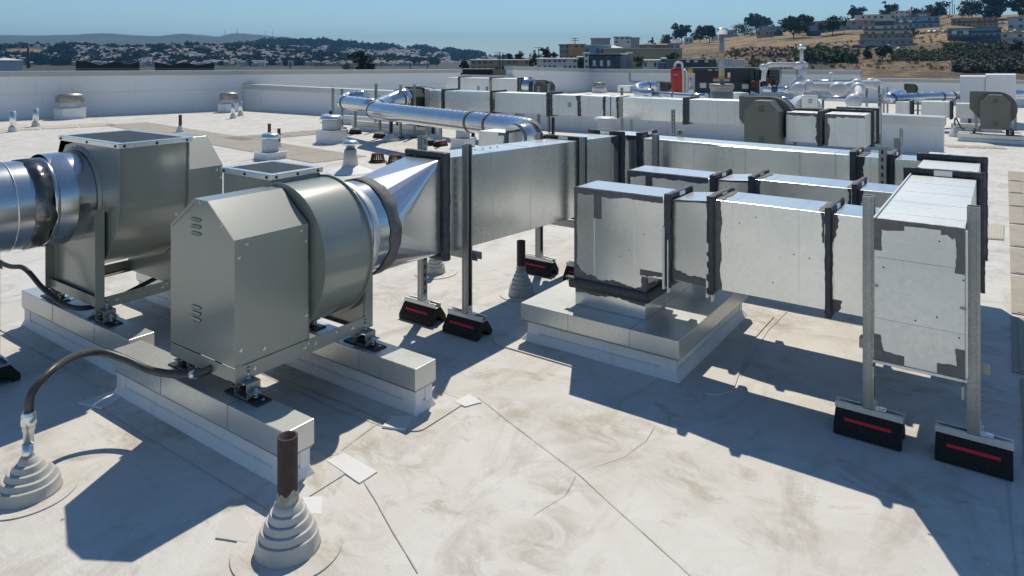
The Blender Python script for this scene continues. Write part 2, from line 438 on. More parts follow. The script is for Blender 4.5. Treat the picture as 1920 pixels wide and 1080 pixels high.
wall('parapet_wall', 'white parapet in line with the view, meeting another at an inner corner behind a small vent', E2, BC, zt(962, 123.5, E2), th=.35, cap=.16, ztop2=zt(1112, 129, BC), lip=.75)
wall('parapet_wall', 'white parapet behind the red tank and the green unit', BC, BR, zt(1112, 129.5, BC), th=.35, cap=.16, ztop2=zt(1612, 132, BR), lip=.75)
wall('parapet_wall', 'low white parapet under the brushy hill at the far right', BR2+Vector((.05, 0, 0)), END, zt(1625, 146, BR2), th=.3, cap=.12)
# low interior wall with metal coping
W2a = CW+Vector((.05, 0, 0)); W2b = at(1769, 290)
wl = wall('roof_divider_wall', 'low white wall with a grey metal coping running behind the rows of ducts', W2a, W2b, zt(456, 157.5, CW), th=.34, cap=.14, ztop2=zt(1769, 220, W2b), capmat='galvanized_cap', over=.025)
# roof hatch-like white block at far right
q0 = atD(1800, 238, 15.7); q1 = atD(1848, 238, 15.6); q2 = atD(1905, 238, 15.6)
r = thing('equipment_screen', 'plain white boxed enclosure of two heights behind the right-hand fan', 'enclosure', (q1.x, q1.y, 0))
def block(nm, pa, pb, ztop, dep, f):
    ra = (pa-EYEV); ra.z = 0; ra.normalize(); rb = (pb-EYEV); rb.z = 0; rb.normalize()
    a0 = Vector((pa.x, pa.y, 0))-ra*f; b0 = Vector((pb.x, pb.y, 0))-rb*f; mb = MB()
    mb.hexa([a0, b0, b0+rb*dep, a0+ra*dep, a0+UP*ztop, b0+UP*ztop, b0+rb*dep+UP*ztop, a0+ra*dep+UP*ztop]); mb.build(nm, M['wall_membrane'], r, bevel=.01)
block('lower_block', q0, q1, zt(1800, 143, q0), 1.2, 0); block('taller_block', q1, q2, zt(1848, 140, q1), 1.5, .03)

# ================================================================== curbs under the near equipment
def ground_sheet(x0, x1, y0, y1, z=.003, rad=.05, n=6):
    pts = []
    for cx, cy, a0 in ((x1-rad, y1-rad, 0), (x0+rad, y1-rad, 90), (x0+rad, y0+rad, 180), (x1-rad, y0+rad, 270)):
        for k in range(n+1):
            a = radians(a0+90*k/n); pts.append((cx+rad*cos(a), cy+rad*sin(a)))
    return pts
FLZ = [0]
def equipment_curb(name, label, x0, x1, y0, y1, zt_=.2, capz=.108, inset=.014, flare=.018, flange=.11, cat='curb', rad=.05):
    r = thing(name, label, cat, ((x0+x1)/2, (y0+y1)/2, 0))
    mb = MB(); a, b, c, d = x0+inset, x1-inset, y0+inset, y1-inset
    mb.hexa([(a-flare, c-flare, .002), (b+flare, c-flare, .002), (b+flare, d+flare, .002), (a-flare, d+flare, .002), (a, c, .045), (b, c, .045), (b, d, .045), (a, d, .045)])
    mb.hexa([(a, c, .045), (b, c, .045), (b, d, .045), (a, d, .045), (a, c, capz+.02), (b, c, capz+.02), (b, d, capz+.02), (a, d, capz+.02)])
    mb.build('membrane_base', M['wall_membrane'], r, bevel=.006); mb = MB()
    for (px_, py_, sx, sy) in ((a, c, 1, 1), (b, c, -1, 1), (b, d, -1, -1)):
        mb.obox((px_+sx*.035, py_-sy*.002, .06), (1,0,0), (0,1,0), (0,0,1), .036, .0015, .052)
        mb.obox((px_-sx*.002, py_+sy*.02, .06), (1,0,0), (0,1,0), (0,0,1), .0015, .02, .052)
    mb.build('corner_patch', M['wall_membrane'], r)
    mb = MB(); mb.prism(ground_sheet(a-flange, b+flange, c-flange, d+flange, rad=rad), lambda u, v, t: (u, v, t), .0006, .0034+FLZ[0]*.0006); FLZ[0] += 1
    mb.mi = 1
    pts = ground_sheet(a-flange, b+flange, c-flange, d+flange, rad=rad); mb.tube([(u, v, .0022+FLZ[0]*.0006) for u, v in pts], .0016, 5, closed=True)
    mb.build('base_flashing', [M['roof_membrane'], M['seam_dirt']], r)
    mb = MB(); mb.box(x0, x1, y0, y1, capz, zt_); mb.mi = 1
    mb.box(x0+.004, x1-.004, y0+.004, y1-.004, capz-.009, capz-.0005)
    mb.build('metal_cap', [M['galvanized_cap'], M['strut_metal']], r, bevel=.003)
    mb = MB()
    for xx in (x0+(x1-x0)*.33, x0+(x1-x0)*.72): mb.box(xx-.001, xx+.001, y0-.0012, y1+.0012, capz+.002, zt_+.0012)
    mb.build('cap_joint', M['strut_metal'], r); return r
equipment_curb('equipment_curb', 'white curb with metal cap in front of the nearest fan, its end by the rusty pipe', -3.273, -2.045, 1.525, 1.652)
equipment_curb('equipment_curb', 'white curb with metal cap under the inlet end of the nearest fan, its end by the two rubber feet', -3.25, -2.02, 2.156, 2.285)
equipment_curb('equipment_curb', 'metal-capped white curb at the left under the front of the left fan', -4.53, -3.318, 1.615, 1.736)
equipment_curb('equipment_curb', 'metal-capped white curb half hidden behind the nearest fan, under the rear of the left fan', -4.5, -3.30, 2.235, 2.36)
equipment_curb('duct_curb', 'broad square white curb with metal top under the first duct riser', -2.118, -1.23, 3.075, 4.14, capz=.113, inset=.03, flare=.035, flange=.16, rad=.09)

# ================================================================== utility fans
def hexbolt(mb, p, n, r=.008, h=.006):
    p = Vector(p); n = Vector(n); mb.cyl(p, p+n*.0015, r*1.25, 10); mb.cyl(p+n*.0015, p+n*h, r*.85, 6)
def isolator(root, x, y, zb, zr, sx=1):
    """vibration mount standing on a curb cap: plate, rubber cups, lower channel, hat bracket, bolts"""
    mb = MB(); mb.box(x-.107, x+.107, y-.033, y+.033, zb+.0005, zb+.006)
    base = mb.build('mount_plate', M['dark_plate'], root, bevel=.001)
    mb = MB()
    for s in (-1, 1):
        mb.cyl((x+s*.018, y, zb+.006), (x+s*.018, y, zb+.012), .021, 18); mb.lathe([(.020, 0), (.017, .006), (.019, .012), (.015, .02)], (x+s*.018, y, zb+.012), 16)
    mb.build('rubber_cup', M['rubber'], base)
    h = zr-zb; mb = MB()
    for s in (-1, 1):
        mb.box(x+s*.040-.0015, x+s*.040+.0015, y-.03, y+.03, zb+.006, zb+.026)
    mb.box(x-.0415, x+.0415, y-.0305, y+.0305, zb+.0062, zb+.009)
    mb.build('lower_channel', M['fan_paint'], base, bevel=.0008)
    mb = MB(); t = .0028
    mb.box(x-.036, x+.036, y-.03, y+.032, zr-t-.001, zr-.001)
    for s in (-1, 1):
        mb.box(x+s*.036-t/2, x+s*.036+t/2, y-.03, y+.032, zb+.032, zr-.0015)
        mb.box(min(x+s*.036, x+s*.068), max(x+s*.036, x+s*.068), y-.03, y+.0318, zb+.0315, zb+.0315+t)
    mb.build('hat_bracket', M['fan_paint'], base, bevel=.0008)
    for s in (-1, 1):
        mb = MB(); mb.lathe([(.0045, .006), (.0045, .008), (.008, .008), (.008, .015), (.0045, .015), (.0045, .0335), (.014, .0335), (.014, .036), (.008, .036), (.008, .042), (.0045, .042), (.0045, .046)], (x+s*.053, y, zb), 10); mb.build('bolt', M['bright_bolt'], base)
        mb = MB(); mb.lathe([(.006, .006), (.006, .010), (.004, .011)], (x+s*.088, y+.008, zb), 6); mb.build('bolt', M['bright_bolt'], base)
    mb = MB(); mb.lathe([(.0045, -.004), (.0045, 0), (.009, 0), (.009, .007), (.0045, .007), (.0045, .038), (.0085, .038), (.0085, .045)], (x, y+.004, zr), 10); mb.build('bolt', M['bright_bolt'], base)
def scroll_profile(cx, cz, r0, r1, zt_, sg, xo=None):
    """spiral outline in (x,z): starts at the cut-off under the outlet, runs round and up to the outlet. sg=+1: round side at +x"""
    pts = []; n = 44; a0, a1 = radians(96), radians(-180)
    for i in range(n+1):
        f = i/n; a = a0+(a1-a0)*f; r = r0+(r1-r0)*f
        pts.append((cx+sg*r*cos(a), cz+r*sin(a)))
    xl = cx-sg*r1
    pts.append((xl, zt_)); xr = pts[0][0] if xo is None else xo
    pts.append((xr, zt_)); pts.append((xr, pts[0][1]+.004))
    return pts
def utility_fan(label, cx, cz, ax, yp0, yp1, r0, r1, zt_, sg, xo, hous, fr, rails, mounts, collar, panel_y, group='utility fans on metal-capped curbs'):
    """ax=+1: inlet towards +Y. hous=(x0,x1,ya,yb,z0,zsh,ztop,ch) fr=(x0,x1,y0,y1,zb)"""
    fx0, fx1, fy0, fy1, zb = fr
    root = thing('utility_fan', label, 'fan', ((fx0+fx1)/2, (fy0+fy1)/2, zb-.06), 0, group)
    pr = scroll_profile(cx, cz, r0, r1, zt_, sg, xo); XZ = lambda u, v, t: (u, t, v)
    mb = MB(); n = len(pr)
    # shell slightly inside the side plates, open at the outlet
    ins = [(cx+(u-cx)*.965, cz+(v-cz)*.965) if v < zt_-.001 else (u-(.012 if u > (pr[-3][0]+xo)/2 else -.012), v) for u, v in pr]
    A = [mb.vert((u, yp0, v)) for u, v in ins]; B = [mb.vert((u, yp1, v)) for u, v in ins]
    for i in range(n):
        if i == n-3: continue
        j = (i+1) % n; mb.fi((A[i], A[j], B[j], B[i]), i < n-3)
    sh = mb.build('scroll_shell', M['fan_paint'], root)
    for yy in (yp0, yp1):
        mb = MB(); mb.prism(pr, XZ, yy-.0025, yy+.0025); mb.mi = 1
        for k in range(9):
            a = 2*pi*k/9+.3; q = (cx+sg*.27*cos(a)*(r0/.29), yy, cz+.27*sin(a)*(r0/.29))
            if collar and ((yy == yp1) == (ax > 0)): hexbolt(mb, (cx+(collar[0]+.022)*cos(a), yy+ax*.0025, cz+(collar[0]+.022)*sin(a)), (0, ax, 0), .006, .005)
        mb.build('scroll_side', [M['fan_paint'], M['bright_bolt']], root, bevel=.0008)
    # outlet angle frame with bird screen
    xa, xb = sorted((pr[-3][0], xo)); o = .010; za = zt_-.022
    mb = MB(); X0, X1, Y0, Y1 = xa-o, xb+o, yp0-o-.003, yp1+o+.003; t = .0035; fl = .03
    mb.box(X0, X1, Y0, Y0+t, za, zt_); mb.box(X0, X1, Y1-t, Y1, za, zt_); mb.box(X0, X0+t, Y0+t, Y1-t, za, zt_); mb.box(X1-t, X1, Y0+t, Y1-t, za, zt_)
    mb.box(X0, X1, Y0, Y0+fl, zt_+.0003, zt_+.003); mb.box(X0, X1, Y1-fl, Y1, zt_+.0003, zt_+.003); mb.box(X0, X0+fl, Y0+fl, Y1-fl, zt_+.0003, zt_+.003); mb.box(X1-fl, X1, Y0+fl, Y1-fl, zt_+.0003, zt_+.003)
    mb.mi = 1
    for k in range(3):
        hexbolt(mb, (X0+.03+(X1-X0-.06)*k/2, Y0, zt_-.011), (0, -1, 0), .006, .005); hexbolt(mb, (X1, Y0+.03+(Y1-Y0-.06)*k/2, zt_-.011), (1, 0, 0), .006, .005)
    fra = mb.build('outlet_frame', [M['galvanized'], M['dark_plate']], root, bevel=.0008)
    mb = MB(); i = 0
    x = X0+fl
    while x < X1-fl: mb.bar((x, Y0+fl-.004, zt_-.001), (x, Y1-fl+.004, zt_-.001), .0022); x += .0115
    y = Y0+fl
    while y < Y1-fl: mb.bar((X0+fl-.004, y, zt_+.0012), (X1-fl+.004, y, zt_+.0012), .0022); y += .0115
    mb.build('bird_screen', M['strut_metal'], fra)
    # motor and drive housing, chamfered top
    hx0, hx1, ya, yb, z0, zs, ztp, ch = hous
    prof = [(hx0, z0), (hx1, z0), (hx1, zs), (hx1-ch, ztp), (hx0+ch, ztp), (hx0, zs)]
    ye = ya if ax > 0 else yb; yi = yb if ax > 0 else ya
    mb = MB(); mb.prism(prof, XZ, min(ye+ax*.002, yi), max(ye+ax*.002, yi)); mb.mi = 0
    # the front panel lies a little inside the top hood, hood lip over it
    lip = [(hx0+ch, ztp), (hx1-ch, ztp), (hx1-ch-.006, ztp-.018), (hx0+ch+.006, ztp-.018)]
    mb.prism(lip, XZ, ye-ax*.0016, ye+ax*.002)
    for sx in (0, 1):
        e = hx1 if sx else hx0; sgn = -1 if sx else 1
        mb.prism([(e, zs), (e+sgn*ch, ztp), (e+sgn*(ch+.016), ztp-.014), (e+sgn*.014, zs-.004)], XZ, ye-ax*.0013, ye+ax*.002)
    mb.mi = 1
    for (u, v) in ((.5*(hx0+hx1), ztp-.009), (hx1-ch*.42, zs+(ztp-zs)*.36), (hx0+ch*.3, zs+(ztp-zs)*.40)): hexbolt(mb, (u, ye-ax*.0016, v), (0, -ax, 0), .005, .004)
    for f, v in ((.16, zs-.022), (.9, zs-.022), (.06, zs-.068), (.97, zs-.07), (.08, z0+.062), (.38, z0+.035), (.97, z0+.105)): hexbolt(mb, (hx1, ye+ax*abs(yb-ya)*f, v), (1, 0, 0), .0065, .005)
    hs = mb.build('motor_housing', [M['fan_paint'], M['bright_bolt']], root, bevel=.0015)
    for zz in ([ztp-.085-.028*k for k in range(3)]+[z0+.18-.024*k for k in range(3)]):
        mb = MB(); u0 = hx0+(hx1-hx0)*.36; wl_ = .062*(hx1-hx0)/.45; y0_ = ye-ax*.001
        P_ = [(u0, y0_, zz), (u0+wl_, y0_, zz), (u0+wl_, y0_-ax*.0035, zz-.001), (u0, y0_-ax*.0035, zz-.001), (u0, y0_, zz+.009), (u0+wl_, y0_, zz+.009), (u0+wl_, y0_-ax*.002, zz+.008), (u0, y0_-ax*.002, zz+.008)]
        mb.hexa(P_); mb.mi = 1; mb.box(u0+.002, u0+wl_-.002, min(y0_, y0_-ax*.0033), max(y0_, y0_-ax*.0033), zz-.0035, zz-.0012)
        mb.build('louver', [M['fan_paint'], M['dark_slot']], hs, bevel=.0006)
    # base angles
    mb = MB(); t = .004; hgt = rails
    for x_, s in ((fx0, 1), (fx1, -1)):
        mb.box(min(x_, x_+s*t), max(x_, x_+s*t), fy0, fy1, zb, zb+hgt); mb.box(min(x_+s*t, x_+s*.05), max(x_+s*t, x_+s*.05), fy0, fy1, zb, zb+t)
    for y_, s in ((fy0, 1), (fy1, -1)):
        mb.box(fx0+t, fx1-t, min(y_, y_+s*t), max(y_, y_+s*t), zb, zb+hgt*.9); mb.box(fx0+.05, fx1-.05, min(y_+s*t, y_+s*.045), max(y_+s*t, y_+s*.045), zb, zb+t)
    mb.mi = 1
    for f in (.12, .47, .55, .85): hexbolt(mb, (fx1, fy0+(fy1-fy0)*f, zb+hgt*.55), (1, 0, 0), .007, .006)
    mb.mi = 2
    for f in (.50, .72): mb.cyl((fx1-.001, fy0+(fy1-fy0)*f, zb+hgt*.7), (fx1+.0006, fy0+(fy1-fy0)*f, zb+hgt*.7), .005, 12)
    base = mb.build('base_frame', [M['fan_paint'], M['bright_bolt'], M['patch_white']], root, bevel=.0008)
    # inlet-side stand: two corner angles and a plate that carries the scroll
    py = panel_y; s = ax; zc = cz-.06
    mb = MB(); mb.box(fx0+.012, fx1-.012, min(py, py-s*.003), max(py, py-s*.003), zb+t, zc); mb.mi = 1
    for u, v in ((.38, .09), (.52, .12), (.68, .06)): mb.cyl((fx0+(fx1-fx0)*u, py-.0045, zc-v), (fx0+(fx1-fx0)*u, py+.0045, zc-v), .006, 10)
    mb.build('support_panel', [M['fan_paint'], M['dark_slot']], root)
    for x_, q in ((fx0, 1), (fx1, -1)):
        mb = MB(); mb.box(min(x_+q*.0005, x_+q*.0045), max(x_+q*.0005, x_+q*.0045), min(py, py+s*.045), max(py, py+s*.045), zb+.001, zc+.03)
        mb.box(min(x_+q*.0045, x_+q*.045), max(x_+q*.0045, x_+q*.045), min(py+.0005*s, py+s*.0045), max(py+.0005*s, py+s*.0045), zb+.001, zc+.03)
        mb.mi = 1; hexbolt(mb, (x_+q*.022, py+s*.0045, zb+.035), (0, s, 0), .008, .007)
        mb.build('corner_post', [M['fan_paint'], M['bright_bolt']], root, bevel=.0006)
    mb = MB(); mb.box(fx0+.012, fx1-.012, (yp0 if ax > 0 else yp1)-.0015-ax*.012, (yp0 if ax > 0 else yp1)+.0015-ax*.012, zb+t, cz-.02); mb.build('drive_plate', M['fan_paint'], root)
    # inlet ring and collar
    cr, y0_, y1_ = collar
    mb = MB(); C = lambda y: (cx, y, cz)
    mb.lathe([(cr+.026, 0), (cr+.026, .004), (cr+.004, .004), (cr+.004, .012)], C(y0_), 48, (0, ax, 0), cap=False); mb.mi = 1
    mb.lathe([(cr, 0), (cr, abs(y1_-y0_))], C(y0_), 64, (0, ax, 0), cap=False)
    mb.build('inlet_collar', [M['fan_paint'], M['shiny_metal']], root)
    for mx, my in mounts: isolator(root, mx, my, .2, zb)
    return root
fan2 = utility_fan('nearest grey-green fan with louvered motor housing in front of a cone-shaped duct transition',
    -2.640, .662, 1, 1.925, 2.19, .292, .405, .985, 1, -2.675,
    (-2.853, -2.398, 1.558, 1.905, .322, .810, .940, .178), (-2.853, -2.392, 1.560, 2.245, .265), .058,
    [(-2.392, 1.612), (-2.803, 1.612), (-2.392, 2.216), (-2.803, 2.216)], (.236, 2.192, 2.455), 2.222)
fan1 = utility_fan('larger left fan whose round inlet duct runs off the left edge',
    -3.985, .79, -1, 1.685, 2.04, .272, .438, 1.086, -1, -4.19,
    (-4.23, -3.672, 2.075, 2.315, .33, .895, 1.052, .17), (-4.232, -3.66, 1.645, 2.31, .262), .056,
    [(-3.655, 1.668), (-4.225, 1.668), (-3.66, 2.295), (-4.22, 2.295)], (.232, 1.683, 1.50), 1.665)

# draw band / tape details on collars
def band(mb, c, ax, r, y0, y1, n=64, th=.003, rag=0, seed=0):
    c = Vector(c); ax = Vector(ax); u = ax.orthogonal().normalized(); v = ax.cross(u); ra = []; rb = []; rc = []; rd = []
    for k in range(n):
        a = 2*pi*k/n; e = u*cos(a)+v*sin(a)
        j0 = rag*noise.noise(Vector((cos(a)*3, sin(a)*3, seed))); j1 = rag*noise.noise(Vector((cos(a)*3, sin(a)*3, seed+9))); jr = rag*.25*noise.noise(Vector((cos(a)*7, sin(a)*7, seed+4)))
        ra.append(mb.vert(c+ax*(y0+j0)+e*(r+.0003))); rb.append(mb.vert(c+ax*(y0+j0+.002)+e*(r+th+jr)))
        rc.append(mb.vert(c+ax*(y1+j1-.002)+e*(r+th+jr))); rd.append(mb.vert(c+ax*(y1+j1)+e*(r+.0003)))
    mb.bridge(ra, rb); mb.bridge(rb, rc); mb.bridge(rc, rd)
# ================================================================== left round duct (feeds the left fan)
cx, cz = -3.955, .79
rd = thing('round_duct', 'shiny round duct with tape band entering the left fan from the left edge', 'duct', (cx, 1.2, cz-.22))
mb = MB(); mb.lathe([(.214, 0), (.214, 2.9)], (cx, -1.45, cz), 72, (0, 1, 0), cap=False)
mb.mi = 1
for y in (1.33, 1.06, .70, .3, -.2, -.8): mb.torus((cx, y, cz), (.02, 1, .035), .2145, .0042, 72, 6)
mb.build('duct_wall', [M['shiny_duct'], M['galvanized']], rd)
mb = MB(); band(mb, (cx, 0, cz), (0, 1, 0), .2146, 1.395, 1.475, 90, .006, .018, 2); mb.build('tape_band', M['foil_tape'], rd)
mb = MB(); band(mb, (cx, 0, cz), (0, 1, 0), .2155, 1.476, 1.50, 90, .004, .004, 5); mb.build('clamp_band', M['shiny_metal'], rd)
mb = MB(); mb.lathe([(.217, 0), (.226, .035), (.232, .075)], (cx, 1.50, cz), 72, (0, 1, 0), cap=False); mb.build('flexible_sleeve', M['shiny_duct'], rd)

# ================================================================== rubber-footed strut supports
def rubber_foot_mesh():
    w, h, t = .07, .086, .026; rr = .036; pts = [(-w, 0), (-w, .028), (-t, h), (t, h), (w, .028), (w, 0), (rr, 0)]
    for k in range(1, 10): a = pi*k/10; pts.append((rr*cos(a), rr*sin(a)))
    pts.append((-rr, 0)); return pts
FOOT = {}
def make_foot(parent):
    mb = MB(); mb.prism(rubber_foot_mesh(), lambda u, v, t: (t, u, v), -.12, .12); f = mb.build('rubber_foot', M['rubber'], parent, org=Vector((0,0,0)), bevel=.003)
    for s in (-1, 1):
        mb = MB(); nrm = Vector((0, s*.058, .044)).normalized(); dn = Vector((0, s*.044, -.058)).normalized()
        mb.obox(Vector((.0, s*.0478, .0573))+nrm*.0012, (1,0,0), dn, nrm, .083, .0058, .0009); mb.build('reflective_stripe', M['red_tape'], f, org=Vector((0,0,0)))
    mb = MB(); t = .0025
    mb.box(-.122, .122, -.0205, .0205, .0865, .0865+t)
    for s in (-1, 1):
        mb.box(-.122, .122, s*.0205-t/2, s*.0205+t/2, .0866, .108); mb.box(-.122, .122, min(s*.0205, s*.0115), max(s*.0205, s*.0115), .1082, .1082+t)
    mb.build('base_channel', M['galvanized_dull'], f, org=Vector((0,0,0)), bevel=.0006)
    mb = MB(); mb.obox((.04, 0, .113), (1,0,0), (0,1,0), (0,0,1), .022, .018, .002); mb.obox((.021, 0, .131), (1,0,0), (0,1,0), (0,0,1), .002, .018, .02)
    mb.cyl((.046, 0, .114), (.046, 0, .121), .009, 6); mb.cyl((.023, 0, .135), (.031, 0, .135), .008, 6)
    mb.build('angle_bracket', M['galvanized'], f, org=Vector((0,0,0)), bevel=.0006); return f
def post_mesh(h, z0=.11, rot=0):
    """C-section strut with slotted back; back faces -Y, open side +Y"""
    mb = MB(); t = .0026; a = .0205
    mb.box(-a, a, -a, -a+t, z0, h); mb.box(-a, -a+t, -a+t, a, z0, h); mb.box(a-t, a, -a+t, a, z0, h)
    mb.box(-a+t, -a+.009, a-t, a, z0, h); mb.box(a-.009, a-t, a-t, a, z0, h)
    for s_ in (-1, 1):
        for q_ in (-.012, .010): mb.box(min(s_*a, s_*(a+.0016)), max(s_*a, s_*(a+.0016)), q_, q_+.003, z0, h)
    mb.mi = 1; z = z0+.04
    while z < h-.03:
        mb.box(-.0055, .0055, -a-.0006, -a+.001, z, z+.026); z += .048
    return mb
def support(label, posts, top, cross=(), group='rubber-footed strut supports', yaw=0):
    """posts: (x, y, ztop, turn) each on its rubber foot; cross: (z, y offset) bars tying them"""
    cx_ = sum(p[0] for p in posts)/len(posts); cy_ = sum(p[1] for p in posts)/len(posts)
    root = thing('duct_support', label, 'support', (cx_, cy_, 0), 0, group)
    for (x, y, h, turn) in posts:
        loc = Vector((x-cx_, y-cy_, 0)); f = make_foot(root); f.location = loc+Vector((0, 0, .0025))
        p = post_mesh(h).build('strut_post', [M['strut_metal'], M['dark_slot']], root, org=Vector((0,0,0)), bevel=.0007); p.location = loc; p.rotation_euler = (0, 0, turn)
    for (z, yo) in cross:
        mb = MB(); x0 = min(p[0] for p in posts)-cx_-.05; x1 = max(p[0] for p in posts)-cx_+.05; y = yo
        mb.box(x0, x1, y-.0205, y+.0205, z-.0025, z); mb.box(x0, x1, y-.0205, y-.018, z-.041, z-.0026); mb.box(x0, x1, y+.018, y+.0205, z-.041, z-.0026)
        mb.build('cross_bar', M['strut_metal'], root, org=Vector((0,0,0)))
    return root
support('tall strut pair at the near right end of the big duct, on two black feet', [(-.444, 3.10, .957, -pi/2), (-.096, 3.115, .955, -pi/2)], 0, [(.350, .10)])
s_near = support('strut pair behind the cone transition, on two rubber feet in the sun', [(-2.752, 2.995, 1.06, pi/2), (-2.412, 2.985, 1.035, -pi/2)], 0, [(.437, .042)])
support('strut pair at the far end of the slanting duct, feet behind the rusty pipe', [(-2.685, 4.13, .985, -pi/2), (-2.335, 4.14, .975, -pi/2)], 0, [(.405, -.03)])
support('slim strut pair at the left end of the long rear duct', [(-2.10, 4.80, .955, -pi/2), (-2.08, 5.24, .95, 0)], 0)
support('slotted strut pair between the long rear duct and the box duct', [(-.62, 4.86, .965, 0), (-.585, 5.28, .98, pi/2)], 0)
support('strut pair mostly off the left edge, under the round inlet duct', [(at(6, 748).x-.265, at(6, 748).y+.05, .95, 0), (at(6, 748).x-.96, at(6, 748).y+.05, .95, 0)], 0, [(.56, 0)])

# ================================================================== rectangular ducts
def duct_box(mb, x0, x1, y0, y1, z0, z1, seam_ax=None, seams=(), rib=.0016, rw=.003):
    mb.box(x0, x1, y0, y1, z0, z1)
    for s in seams:
        if seam_ax == 'x': mb.box(s-rw, s+rw, y0-rib, y1+rib, z0-rib, z1+rib)
        else: mb.box(x0-rib, x1+rib, s-rw, s+rw, z0-rib, z1+rib)
def flange(name, parent, axis, p, a0, a1, b0, b1, out=.024, th=.030, mat='mastic', seed=1, amp=.004, bare=True):
    """mastic-covered flange ring: axis 'x' -> a=y,b=z ; axis 'y' -> a=x,b=z"""
    mb = MB(); o = out/2
    def P(a, b): return Vector((p, a, b)) if axis == 'x' else Vector((a, p, b))
    A = Vector((1, 0, 0)) if axis == 'x' else Vector((0, 1, 0))
    mb.roughbar(P(a0-out, b1+o), P(a1+out, b1+o), th, out, amp=amp, up=(0,0,1), seed=seed)
    mb.roughbar(P(a0-out, b0-o), P(a1+out, b0-o), th, out, amp=amp, up=(0,0,1), seed=seed+1)
    side = Vector((0, 1, 0)) if axis == 'x' else Vector((1, 0, 0))
    mb.roughbar(P(a0-o, b0-out), P(a0-o, b1+out), th, out, amp=amp, up=side, seed=seed+2)
    mb.roughbar(P(a1+o, b0-out), P(a1+o, b1+out), th, out, amp=amp, up=side, seed=seed+3)
    if bare:
        mb.mi = 1; m_ = (a0+a1)/2; hw = (a1-a0)*.14
        c = P(m_, b1+out*.5); mb.obox(c, side, A, (0,0,1), hw, th/2+.004, out*.42)
    return mb.build(name, [M[mat], M['galvanized']], parent)
